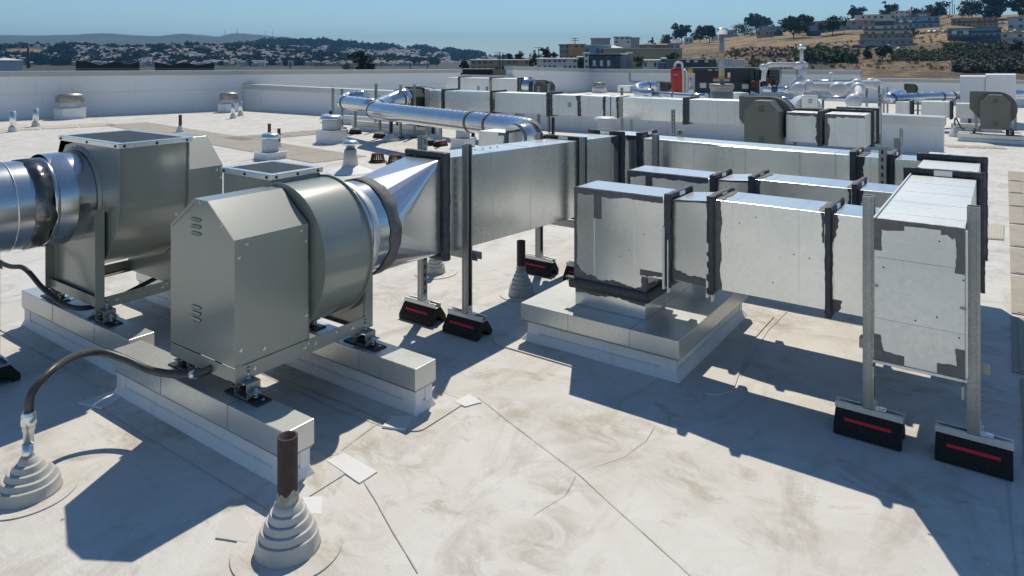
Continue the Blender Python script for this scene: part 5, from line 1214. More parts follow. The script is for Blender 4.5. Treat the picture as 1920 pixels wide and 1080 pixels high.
for x0, x1 in ((1287, 1293), (1302, 1308), (1322, 1328)): face_px('white_hood', r, x0, x1, 113, 117, 60, 'cap_white', .2, .2)
for x0, x1 in ((1281, 1285), (1296, 1301), (1305, 1311), (1315, 1319), (1330, 1336)): face_px('roof_fan', r, x0, x1, 110.2, 111.8, 61, 'cap_white', .8, -.2)
r, b = far_box('chiller_unit', 'lower teal unit left of the long chiller beyond the far parapet', 'air unit', 1246, 1281, 117, 128, 66, 3, 'green_unit_far', zb=-2)
r, b = far_box('cooling_cabinet', 'white slatted cabinet right of the exhaust stack beyond the parapet, left of two', 'cabinet', 1357, 1376, 109.5, 124, 62, 2, 'cap_white', zb=-2)
for x in (1361, 1366, 1371): face_px('slat', r, x, x+1.2, 111, 123, 62, 'strut_metal')
r, b = far_box('cooling_cabinet', 'white slatted cabinet right of the exhaust stack beyond the parapet, right of two', 'cabinet', 1377, 1398, 111.5, 124, 62, 2, 'cap_white', zb=-2)
for x in (1382, 1388, 1393): face_px('slat', r, x, x+1.2, 113, 123, 62, 'strut_metal')

# white jacketed piping ------------------------------------------------------
DP = 19.0
pp = lambda x, y, d=DP: atD(x, y, d)
o = thing('jacketed_piping', 'network of white jacketed pipes with fat elbows right of the green unit', 'piping', (pp(1530, 190).x, pp(1530, 190).y, 0))
def jp(nm, pts, r, mat='white_jacket', n=18):
    mb = MB(); mb.tube(pts, r, n); return mb.build(nm, M[mat], o)
def ball(nm, p, r, sx=1.0, mat='white_jacket', ax=None):
    mb = MB(); pr = [(r*sin(pi*k/12), -r*cos(pi*k/12)*sx) for k in range(13)]; mb.lathe(pr, p, 26, ax or RT, cap=False); return mb.build(nm, M[mat], o)
jp('pipe_run', arc(pp(1431.5, 152), pp(1431.5, 121), pp(1446, 121), 8)+[pp(1492, 121)], .062)
ball('elbow_cover', pp(1431, 126), .095); ball('elbow_cover', pp(1498, 123), .11, 1.5)
ball('elbow_cover', pp(1508, 122), .10); jp('riser_pipe', [pp(1504, 124), pp(1504, 154)], .105)
jp('thin_riser', [pp(1503, 118), pp(1503, 90)], .048); mb = MB(); c_ = pp(1503, 88); mb.cyl(c_-RT*.10, c_+RT*.11, .062, 20); mb.build('riser_head', M['galvanized'], o)
for x, y0, y1 in ((1464, 123, 165), (1494, 130, 150)): jp('pipe_leg', [pp(x, y0), pp(x, y1)], .022, 'strut_metal', 8)
jp('pipe_run', arc(pp(1486, 170, 18.6), pp(1488, 152, 18.8), pp(1504, 151, 18.9), 8), .09); ball('elbow_cover', pp(1500, 152), .17, .8)
jp('pipe_run', arc(pp(1494, 196, 17.6), pp(1494, 162, 17.6), pp(1516, 162, 17.6), 8)+[pp(1575, 163, 17.4)], .10)
ball('elbow_cover', pp(1497, 166, 17.6), .17); ball('elbow_cover', pp(1516, 161, 17.55), .165, .75); ball('elbow_cover', pp(1572, 167, 17.3), .185, 1.15)
jp('pipe_run', [pp(1572, 167, 17.3), pp(1606, 158, 18.2), pp(1645, 157, 18.4)], .105); ball('elbow_cover', pp(1607, 158, 18.0), .15); ball('elbow_cover', pp(1632, 155, 18.4), .12); ball('elbow_cover', pp(1643, 158, 18.4), .13, 1.2)
jp('pipe_run', [pp(1609, 165, 17.0), pp(1610, 177, 16.2), pp(1603, 189, 15.6)], .085); ball('elbow_cover', pp(1609, 166, 17.0), .16); ball('elbow_cover', pp(1601, 190, 15.5), .175)
jp('pipe_run', [pp(1542, 184, 16.8), pp(1592, 186, 16.2)], .065, 'shiny_duct'); jp('pipe_run', [pp(1443, 186, 17.0), pp(1495, 187, 16.6)], .062, 'shiny_duct'); jp('pipe_run', [pp(1520, 153, 19), pp(1610, 153.5, 19)], .05, 'shiny_duct'); jp('pipe_run', [pp(1430, 167, 18), pp(1476, 167, 17.8)], .07, 'spiral_metal'); ball('elbow_cover', pp(1476, 168, 17.8), .09, 1.3, 'spiral_metal')
mb = MB(); c_ = pp(1452, 167, 17.75); mb.cyl(c_-RT*.05, c_+RT*.05, .09, 16); mb.build('valve', M['valve_blue'], o)
jp('thin_riser', [pp(1558, 152), pp(1558, 141)], .055); ball('riser_cap', pp(1558, 141), .085, .8)
for x, y0, y1, d in ((1625, 165, 205, 18), (1648, 160, 205, 18.2), (1590, 186, 215, 16.2), (1543, 186, 220, 16.4), (1500, 195, 210, 17)): jp('pipe_leg', [pp(x, y0, d), pp(x, y1, d)], .028, 'strut_metal', 8)
# small white motor hood under the pipes
q = pp(1516, 192, 15.0); o = thing('motor_hood', 'white dome-shaped motor hood under the jacketed pipes', 'hood', (q.x, q.y, 0)); mb = MB(); prof = [(.30*cos(pi*k/14), .30*sin(pi*k/14)) for k in range(15)]; mb.prism(prof, lambda u, v, t: q+RT*u+UP*(v-.16)+FW*t, 0, .35); mb.build('hood_shell', M['white_jacket'], o, bevel=.006)
mb = MB(); mb.obox(q-FW*.05+UP*.02, RT, FW, UP, .17, .04, .14); mb.build('hood_front', M['galvanized_dull'], o, bevel=.02)
mb = MB()
for k in range(3): mb.obox(q-FW*.095+UP*(.0+.035*k), RT, FW, UP, .04, .004, .006)
mb.build('louver', M['dark_slot'], o)
mb = MB(); mb.obox(q-UP*.25+FW*.1, RT, FW, UP, .2, .2, .10); mb.build('hood_base', M['dark_plate'], o)
r, b = far_box('duct_box', 'shaded metal duct box below the green unit', 'duct', 1378, 1404, 174.5, 190, 17.2, .6, 'galvanized', zb=.3, bev=.004); mb = MB()
o = thing('round_duct', 'shiny taper duct from the metal box toward the white motor hood', 'duct', tuple(pp(1420, 182, 16.8))); mb = MB(); mb.cyl(pp(1408, 183, 16.9), pp(1436, 186.5, 16.7), .15, 24, r1=.075, cap0=False); mb.build('cone', M['spiral_metal'], o)
# conduit line on the far parapet
pz = lambda x, y: atY(x, y, BC.y-.02)
o = thing('wall_conduit', 'thin grey conduit bent along the face of the far parapet', 'conduit', tuple(pz(1181, 153))); mb = MB(); mb.tube([pz(1181, 127), pz(1181, 152), pz(1183, 153), pz(1260, 155)], .022, 6); mb.build('conduit_line', M['strut_metal'], o)
# ================================================================== far surroundings
simple('city_flat', (.12, .115, .105), (.08, .085, .07), .02, .9, obj=False)
simple('ridge_green', (.055, .075, .05), (.115, .105, .07), .004, .95, obj=False)
simple('town_green', (.025, .04, .022), (.075, .07, .045), .02, .95, obj=False)
m, t, p = nodes('dry_hill'); co = coords(t)
f1 = tnoise(t, co, .022, 6, .6, .5); f2 = tnoise(t, coords(t, scale=(1, 1, 3)), .17, 7, .72, .6); f3 = tnoise(t, co, .011, 6, .62, .9); f4 = tnoise(t, co, 1.1, 4, .7)
c_ = ramp(t, f1, [(.32, (.21, .135, .06)), (.5, (.35, .24, .115)), (.68, (.26, .165, .075))])
sz = N(t, 'ShaderNodeSeparateXYZ'); L(t, co, sz.inputs[0]); zr_ = N(t, 'ShaderNodeMapRange'); L(t, sz.outputs[2], zr_.inputs[0]); zr_.inputs[1].default_value = 13; zr_.inputs[2].default_value = 5
ad = N(t, 'ShaderNodeMath', operation='MULTIPLY_ADD'); L(t, zr_.outputs[0], ad.inputs[0]); ad.inputs[1].default_value = .14; L(t, f2, ad.inputs[2])
c_ = mixc(t, c_, (.062, .046, .030), ramp(t, ad.outputs[0], [(.50, (0,0,0)), (.66, (.85,.85,.85))]))
c_ = mixc(t, c_, (.040, .036, .036), ramp(t, f3, [(.53, (0,0,0)), (.60, (.85,.85,.85))]))
c_ = mixc(t, c_, (.05, .06, .022), ramp(t, tnoise(t, co, .05, 6, .66, .5), [(.56, (0,0,0)), (.66, (.7,.7,.7))]))
c_ = mixc(t, c_, (.36, .26, .14), ramp(t, f4, [(.60, (0,0,0)), (.76, (.5,.5,.5))]))
L(t, c_, p.inputs['Base Color']); p.inputs['Roughness'].default_value = .95; L(t, bump(t, f2, .8, 1.2), p.inputs['Normal'])
for nm, a, b in (('leaf_dark', (.018, .034, .015), (.042, .062, .026)), ('leaf_olive', (.036, .050, .022), (.075, .085, .038)), ('leaf_bright', (.07, .105, .02), (.12, .13, .03)), ('leaf_blue', (.022, .042, .034), (.045, .07, .05)), ('leaf_brown', (.09, .06, .03), (.13, .09, .045))):
    simple(nm, a, b, 1.5, .8, obj=False)
simple('bark', (.07, .055, .042), (.045, .036, .03), 6, .9)
for nm, c in (('plaster_cream', (.78, .72, .60)), ('plaster_tan', (.50, .37, .26)), ('plaster_blue', (.28, .44, .58)), ('plaster_grey', (.45, .46, .45)), ('plaster_white', (.80, .80, .77)), ('plaster_navy', (.085, .12, .19)), ('plaster_orange', (.60, .37, .18)), ('plaster_brown', (.14, .11, .10)), ('plaster_olive', (.46, .40, .26)), ('plaster_salmon', (.42, .22, .17)), ('plaster_sky', (.42, .52, .60))):
    simple(nm, c, tuple(x*.86 for x in c), .35, .85, obj=False)
simple('roof_brown', (.22, .17, .13), (.16, .125, .10), .8, .9, obj=False); simple('town_roof', (.30, .29, .29), (.20, .195, .20), .06, .9, obj=False); simple('roof_dark', (.02, .02, .024), (.03, .028, .03), .5, .7, obj=False); simple('roof_pale', (.70, .70, .68), None, .5, .7, obj=False)
simple('window_dark', (.018, .024, .03), (.05, .06, .07), .9, .15, obj=False); simple('window_trim', (.62, .61, .58), None, 1, .7)
simple('car_white', (.75, .75, .75), None, 1, .3); simple('car_dark', (.02, .022, .026), None, 1, .25); simple('car_red', (.22, .012, .02), None, 1, .25); simple('car_silver', (.35, .36, .38), None, 1, .25, .5)

def interp(tab, x):
    if x <= tab[0][0]: return tab[0][1]
    for (a, b), (c, d) in zip(tab, tab[1:]):
        if x <= c: f = (x-a)/(c-a); f = f*f*(3-2*f); return b+(d-b)*f
    return tab[-1][1]
ZG = -12.0
me = MB(); R_ = 9000; me.face([tuple(FW*-800-RT*R_+UP*(ZG)), tuple(FW*-800+RT*R_+UP*ZG), tuple(FW*9000+RT*R_+UP*ZG), tuple(FW*9000-RT*R_+UP*ZG)])
tag(me.build('city_ground', M['city_flat']), kind='structure')
# the building this roof belongs to
mb = MB(); P_ = [(p.x, p.y) for p in poly]; mb.prism(P_, lambda u, v, t: (u, v, t), ZG, -.06, True, False); tag(mb.build('host_building', M['wall_membrane']), kind='structure')

class Terrain:
    """heightfield over (lateral, depth) in front of the roof; crest given by pixel profile at crest depth dc"""
    def __init__(s, crest, d0, dc, d1, z0, rough, rs, back=.25, pw=1.0, seed=0):
        s.c = crest; s.d0 = d0; s.dc = dc; s.d1 = d1; s.z0 = z0; s.r = rough; s.rs = rs; s.back = back; s.pw = pw; s.sd = seed
    def h(s, lat, d):
        px = 960+FPX*lat/s.dc if d > s.dc else 960+FPX*lat/d
        zc = EYE+(HOR-interp(s.c, px))*s.dc/FPX
        if d <= s.dc: f = max(0, (d-s.d0)/(s.dc-s.d0)); f = f**s.pw; z = s.z0+(zc-s.z0)*f; am = min(1, f*2.2)*(.3+.7*(1-f)) 
        else: f = min(1, (d-s.dc)/(s.d1-s.dc)); z = zc-(zc-s.z0)*s.back*f*f; am = .25+.75*f
        q = Vector((lat/s.rs, d/s.rs, s.sd)); n = noise.noise(q)+.5*noise.noise(q*2.1)+.25*noise.noise(q*4.7)
        return z+s.r*n*am
    def mesh(s, name, mat, px0, px1, nl, nd, kind='structure'):
        mb = MB(); G = []
        for j in range(nd+1):
            d = s.d0+(s.d1-s.d0)*j/nd; row = []
            for i in range(nl+1):
                lat = ((px0+(px1-px0)*i/nl)-960)/FPX*max(d, s.d0*.9); q = FW*d+RT*lat; row.append(mb.vert((q.x, q.y, s.h(lat, d))))
            G.append(row)
        for a, b in zip(G, G[1:]):
            for i in range(nl): mb.fi((a[i], a[i+1], b[i+1], b[i]), True)
        return tag(mb.build(name, M[mat]), kind=kind)
    def hit(s, px, py, dmax=None):
        """first point of the view ray on the terrain"""
        d = s.d0; k = (px-960)/FPX; st = (s.d1-s.d0)/600
        while d < (dmax or s.d1):
            if EYE+(HOR-py)*d/FPX <= s.h(k*d, d): break
            d += st
        q = FW*d+RT*(k*d); return Vector((q.x, q.y, s.h(k*d, d))), d
    def pos(s, px, d): k = (px-960)/FPX; q = FW*d+RT*(k*d); return Vector((q.x, q.y, s.h(k*d, d)))

RIDGE = Terrain([(-400, 70), (0, 66), (60, 67), (130, 65), (190, 63), (240, 66), (290, 67), (345, 63.5), (378, 69), (405, 68), (440, 62), (480, 65), (530, 71), (580, 77), (640, 84), (720, 92), (900, 112), (1300, 118)], 3200, 4600, 6500, ZG, 26, 420)
RIDGE.mesh('far_ridge', 'ridge_green', -500, 1250, 150, 40)
SLOPE = Terrain([(200, 112), (380, 96), (440, 88), (500, 79), (560, 79), (600, 79), (640, 82), (700, 88), (760, 91), (800, 93), (840, 97), (880, 102), (920, 107), (1100, 113), (1400, 118)], 1500, 2500, 3300, ZG, 5, 180, seed=3)
SLOPE.mesh('town_slope', 'town_green', 150, 1300, 110, 40)
TOWN = Terrain([(-300, 88), (0, 88), (60, 87), (130, 86.5), (200, 90), (260, 91), (310, 89), (350, 86), (410, 89), (470, 89), (520, 93), (600, 103), (700, 112), (900, 120)], 800, 1350, 1900, ZG, 2.5, 110, seed=8)
TOWN.mesh('town_hill', 'town_green', -400, 900, 110, 40)
HILL = Terrain([(1000, 122), (1120, 112), (1200, 101), (1245, 93), (1285, 85), (1340, 77), (1400, 69), (1450, 65), (1520, 60), (1600, 52), (1680, 42), (1750, 33), (1790, 27), (1860, 29), (1950, 24), (2400, 20)], 190, 660, 1040, -8, 1.6, 44, back=-.12, pw=.92, seed=5)
HILL.mesh('dry_hill', 'dry_hill', 980, 2300, 170, 110)

# distant town: a mass of houses and tree crowns nobody could count
def town_mass(name, T, n, pxr, pyf, seed, sc=(7, 13), dens=None):
    rnd = random.Random(seed); mb = MB(); k = 0
    while k < n:
        px = rnd.uniform(*pxr); y0, y1 = pyf(px); py = y0+(y1-y0)*rnd.random()
        if dens and rnd.random() > dens(px, py): continue
        p, d = T.hit(px, py); k += 1
        if d >= T.d1*.99: continue
        w_ = rnd.uniform(*sc)/2; dp = rnd.uniform(*sc)/2; h = rnd.uniform(4, 8)*sc[0]/6; a = rnd.choice((.1, .5, -.3, .9))+rnd.uniform(-.1, .1)
        u = RT*cos(a)+FW*sin(a); v = Vector((-u.y, u.x, 0)); mb.mi = rnd.choice((0, 1, 2, 2, 4, 4, 3, 5, 2)); c = p+UP*(h/2-1)
        mb.obox(c, u, v, UP, w_, dp, h/2+1); mb.mi = 6
        z = h-.0; A = [p+u*(w_*1.06*i)+v*(dp*1.06*j)+UP*z for i, j in ((-1,-1),(1,-1),(1,1),(-1,1))]; r0 = p-u*w_+UP*(z+1.6); r1 = p+u*w_+UP*(z+1.6)
        mb.face((A[0], A[1], r1, r0)); mb.face((A[2], A[3], r0, r1))
    return tag(mb.build(name, [M['plaster_white'], M['plaster_cream'], M['plaster_grey'], M['plaster_tan'], M['plaster_sky'], M['plaster_salmon'], M['town_roof']]), 'distant pale houses packed over the low hills beyond the parapet', 'houses', kind='stuff')
def canopy_mass(name, T, n, pxr, pyf, seed, sc, mats=('leaf_dark', 'leaf_blue'), leaf=.2, per=60, label=None, dens=None):
    rnd = random.Random(seed); mb = MB(); k = 0; tries = 0
    while k < n and tries < n*30:
        tries += 1
        px = rnd.uniform(*pxr); y0, y1 = pyf(px); py = y0+(y1-y0)*rnd.random()
        if dens and rnd.random() > dens(px, py): continue
        p, d = T.hit(px, py); k += 1
        s_ = rnd.uniform(*sc); mb.mi = rnd.randrange(len(mats))
        for q in range(per):
            e = Vector((rnd.gauss(0, 1), rnd.gauss(0, 1), rnd.gauss(0, .7))); e.normalize(); c = p+UP*s_*.45+e*s_*rnd.uniform(.55, 1)*.62
            a = Vector((rnd.gauss(0, 1), rnd.gauss(0, 1), rnd.gauss(0, 1))).normalized(); b = a.orthogonal().normalized(); l = s_*leaf*rnd.uniform(.6, 1.2)
            mb.face((c-a*l, c+b*l*.7, c+a*l, c-b*l*.7))
    return tag(mb.build(name, [M[m_] for m_ in mats]), label or 'distant mass of tree crowns on the hills', 'trees', kind='stuff')
nz = lambda px, py, s, sd: .5+.9*noise.noise(Vector((px/s, py/(s*.32), sd)))
town_mass('town_houses', TOWN, 2300, (-30, 800), lambda px: (interp(TOWN.c, px)+2, 124), 1, (4.2, 8), dens=lambda x, y: (.9 if x > 180 else .35)*(1 if nz(x, y, 45, 2) < .68 else .12)*(0 if 5 < x < 82 and 91 < y < 104 else 1))
canopy_mass('town_trees', TOWN, 2100, (-40, 820), lambda px: (interp(TOWN.c, px)-.2, 123), 2, (4, 10.5), label='distant dark tree crowns among the houses on the left hill', dens=lambda x, y: (.95 if y < interp(TOWN.c, x)+3 else (.85 if nz(x, y, 45, 2) > .55 else .25))*(0 if 5 < x < 82 and 91 < y < 105 else 1))
town_mass('slope_houses', SLOPE, 3000, (430, 930), lambda px: (interp(SLOPE.c, px)+(9 if px < 720 else 3.5), 124), 3, (6, 11), dens=lambda x, y: (.95 if x > 640 else .5)*(1 if nz(x, y, 60, 7) < .66 else .1))
canopy_mass('slope_trees', SLOPE, 900, (420, 960), lambda px: (interp(SLOPE.c, px)-.3, interp(SLOPE.c, px)+(11 if px < 720 else 6)), 4, (9, 20), label='distant wooded crest above the houses', dens=lambda x, y: .9 if x < 720 else (.6 if nz(x, y, 60, 7) > .5 else .15))
canopy_mass('slope_tree_patches', SLOPE, 520, (440, 920), lambda px: (interp(SLOPE.c, px)+8, 123), 14, (8, 17), label='distant scattered tree patches between the houses', dens=lambda x, y: 1 if nz(x, y, 60, 7) > .62 else .12)
mb = MB(); rnd = random.Random(5)  # bare dry field on the left hill
pts = []
for k in range(26):
    a = 2*pi*k/26; pts.append(TOWN.hit(44+38*cos(a)*(1+.15*noise.noise(Vector((k, 2, 1)))), 99-6.2*sin(a)*(1+.3*noise.noise(Vector((k, 5, 1)))))[0]+UP*1.2)
cc = sum(pts, Vector())/len(pts)
for a, b in zip(pts, pts[1:]+pts[:1]): mb.face((a, b, cc))
tag(mb.build('dry_field', M['dry_hill']), kind='structure')

# ------------------------------------------------------------------ trees
def tree(label, p, h, wd, mats=('leaf_dark', 'leaf_olive'), n=900, lobes=9, trunk=.32, flat=.75, group=None, name='tree', seed=0, leaf=.062, cat='tree', low=.25):
    trunk *= .6; rnd = random.Random(seed*77+5); o = thing(name, label, cat, tuple(p), 0, group); mb = MB()
    top = p+UP*h; bole = p+UP*(h*trunk); lb = []
    for k in range(lobes):
        a = 2*pi*k/lobes+rnd.uniform(-.4, .4); r = wd*.5*rnd.uniform(.25, .72); z = h*rnd.uniform(trunk+low*.5, .86)
        lb.append((p+Vector((cos(a)*r, sin(a)*r, z)), wd*rnd.uniform(.16, .27)))
    lb.append((p+UP*(h*.84)+Vector((rnd.uniform(-.1, .1)*wd, 0, 0)), wd*.23)); lb.append((p+UP*(h*.62), wd*.27))
    def limb(a, b, r0, r1): 
        m_ = a.lerp(b, .5)+Vector((rnd.uniform(-.05, .05)*wd, rnd.uniform(-.05, .05)*wd, h*.02)); mb.tube([a, m_, b], lambda i: (r0, (r0+r1)/2, r1)[i], 6)
    mb.tube([p-UP*.5, p+UP*(h*trunk*.5)+RT*(.015*h), bole], lambda i: h*(.028, .022, .018)[i], 8)
    for c, s_ in lb: limb(bole, c, h*.012, h*.004)
    mb.build('trunk', M['bark'], o)
    mb = MB(); tot = sum(s_**2 for c, s_ in lb)
    for c, s_ in lb:
        kk = int(1.5*n*s_*s_/tot); sub = [(c+Vector((rnd.gauss(0, .45), rnd.gauss(0, .45), rnd.gauss(0, .33)))*s_, s_*rnd.uniform(.35, .6)) for _ in range(6)]
        for q in range(kk):
            cc, ss = rnd.choice(sub); e = Vector((rnd.gauss(0, 1), rnd.gauss(0, 1), rnd.gauss(0, 1)))
            e.normalize(); x = cc+Vector((e.x, e.y, e.z*flat))*ss*rnd.uniform(.55, 1.12); a = Vector((rnd.gauss(0, 1), rnd.gauss(0, 1), rnd.gauss(0, .8))).normalized(); b = a.cross(e) if a.cross(e).length > .1 else a.orthogonal(); b.normalize()
            l = h*leaf*rnd.uniform(.6, 1.3); mb.mi = rnd.randrange(len(mats)); mb.face((x-a*l, x+b*l*.6, x+a*l, x-b*l*.6))
    mb.build('crown', [M[m_] for m_ in mats], o); return o
def hill_tree(label, px, ytop, ybase, wpx, d=None, **k):
    if d is None: p, d = HILL.hit(px, ybase)
    else: p = atD(px, ybase, d)
    h = (EYE+(HOR-ytop)*d/FPX)-p.z; return tree(label, p, h, wpx*d/FPX, seed=int(px), **k)
GT = 'trees along the crest of the dry hill'
hill_tree('tall round-topped tree, first big one at the left end of the hill crest', 1278, 43, 82, 36, trunk=.4, n=1100, group=GT)
hill_tree('broad dark tree behind the exhaust stack, left of two touching trees', 1312, 51, 80, 34, group=GT); hill_tree('broad dark tree behind the exhaust stack, right of two touching trees', 1330, 47, 80, 40, n=1100, group=GT)
hill_tree('low bushy tree left of the tall round-topped tree', 1251, 64, 86, 34, trunk=.2, group=GT)
hill_tree('slim cypress-like tree beside the white apartment block', 1223, 69, 92, 11, trunk=.15, n=500, lobes=6, group=GT)
hill_tree('spreading tree rising clear of the houses, above the jacketed pipes', 1418, 27, 66, 46, trunk=.42, n=1100, mats=('leaf_olive', 'leaf_dark'), group=GT)
hill_tree('small clump tree right of the spreading tree', 1440, 33, 60, 24, trunk=.45, n=500, group=GT); hill_tree('greyish tree in front of the crest houses, below the spreading tree', 1396, 49, 69, 50, trunk=.3, mats=('leaf_olive', 'leaf_blue'), group=GT)
hill_tree('huge dense dark tree between two blue houses on the crest', 1488, 30, 71, 58, trunk=.2, n=1500, lobes=12, mats=('leaf_dark', 'leaf_dark', 'leaf_olive'), group=GT); hill_tree('dense tree just right of the huge dark one, higher crown', 1513, 28, 66, 34, trunk=.4, n=900, group=GT)
hill_tree('flat-topped umbrella tree in front of the long tan house', 1561, 33, 66, 46, trunk=.35, n=1100, mats=('leaf_olive', 'leaf_dark'), group=GT)
hill_tree('lone airy tree standing on the skyline left of the cream house', 1604, 10, 46, 32, trunk=.45, n=650, group=GT); hill_tree('airy tree on the skyline above the cream house', 1669, 7, 40, 40, trunk=.4, n=800, group=GT)
hill_tree('rounded crown just peeping over the topmost roof', 1716, 14, 38, 28, trunk=.3, n=500, group=GT); hill_tree('big dark green tree right of the blue terrace on the crest', 1757, 5, 36, 46, trunk=.2, n=1300, lobes=12, mats=('leaf_dark', 'leaf_olive'), group=GT)
hill_tree('big rounded tree right of the skyline poles', 1822, 2, 34, 54, trunk=.2, n=1300, lobes=12, mats=('leaf_dark', 'leaf_olive', 'leaf_brown'), group=GT); hill_tree('very tall dark tree above the brown terrace, cut by the top edge', 1868, -16, 36, 60, trunk=.15, n=1500, lobes=13, group=GT); hill_tree('tall dark tree at the right edge, cut by the top edge', 1912, -10, 34, 46, trunk=.15, n=1300, lobes=12, group=GT)
hill_tree('dark tree covering the middle of the stepped cream and tan block', 1655, 64, 84, 24, trunk=.25, n=600, group=GT); hill_tree('small dark tree beside the parked cars on the hill', 1714, 54, 72, 26, trunk=.3, n=500, group=GT)
GB = 'round bushes on the dry hillside'
hill_tree('big round dark bush below the stepped block', 1654, 87, 113, 30, trunk=.05, n=1000, lobes=12, group=GB, name='bush', cat='bush', leaf=.08, mats=('leaf_dark', 'leaf_dark', 'leaf_olive')); hill_tree('narrow upright bush left of the big round one', 1626, 87, 110, 17, trunk=.05, n=600, group=GB, name='bush', cat='bush', leaf=.08); hill_tree('dark bush at the right edge of the hill below the cream house', 1908, 78, 100, 34, trunk=.05, n=800, group=GB, name='bush', cat='bush', leaf=.08)
hill_tree('green bushy tree at the foot of the tan warehouse', 1262, 100, 122, 34, trunk=.1, n=900, group=GB, name='bush', cat='bush', mats=('leaf_dark', 'leaf_bright'), d=150); hill_tree('yellow-tipped bush in front of the tan warehouse, left of the white house', 1196, 106, 126, 24, trunk=.1, n=700, group=GB, name='bush', cat='bush', mats=('leaf_dark', 'leaf_brown', 'leaf_bright'), d=135); hill_tree('bush right of the white slatted cabinets', 1414, 110, 126, 32, trunk=.05, n=700, group=GB, name='bush', cat='bush', mats=('leaf_olive', 'leaf_bright'), d=140)
# scrub that nobody could count
canopy_mass('hillside_scrub', HILL, 900, (1270, 1990), lambda px: (interp(HILL.c, px)+24, 131), 21, (.4, 1.4), ('leaf_brown', 'leaf_olive', 'leaf_dark'), .22, 34, 'low brown and green scrub over the dry hillside')
canopy_mass('green_thicket', HILL, 190, (1495, 1605), lambda px: (94+abs(px-1530)*.05, 119), 22, (1.4, 3.6), ('leaf_dark', 'leaf_olive', 'leaf_bright'), .2, 60, 'green thicket on the slope above the jacketed pipes')
canopy_mass('yellow_scrub', HILL, 220, (1672, 1780), lambda px: (99, 115), 23, (.8, 2.0), ('leaf_bright', 'leaf_bright', 'leaf_olive'), .22, 50, 'yellow-green scrub in the middle of the slope'); canopy_mass('ridge_scrub', HILL, 170, (1770, 1900), lambda px: (87, 97), 24, (1.0, 2.6), ('leaf_dark', 'leaf_bright', 'leaf_olive'), .22, 50, 'green scrub along the top of the dark bank'); canopy_mass('bank_scrub', HILL, 260, (1790, 1990), lambda px: (123, 137), 25, (1.2, 3.0), ('leaf_olive', 'leaf_dark', 'leaf_brown'), .2, 60, 'grey-green scrub along the foot of the bank at the right'); canopy_mass('dark_bank', HILL, 300, (1790, 1915), lambda px: (100, 118), 26, (.8, 2.2), ('leaf_dark', 'bark', 'leaf_blue'), .2, 40, 'dark rocky brush on the steep bank at the right')
canopy_mass('burnt_scrub', HILL, 230, (1370, 1505), lambda px: (89, 108), 27, (.5, 1.4), ('bark', 'bark', 'leaf_brown'), .24, 34, 'dark grey-brown brush band across the left part of the hill')

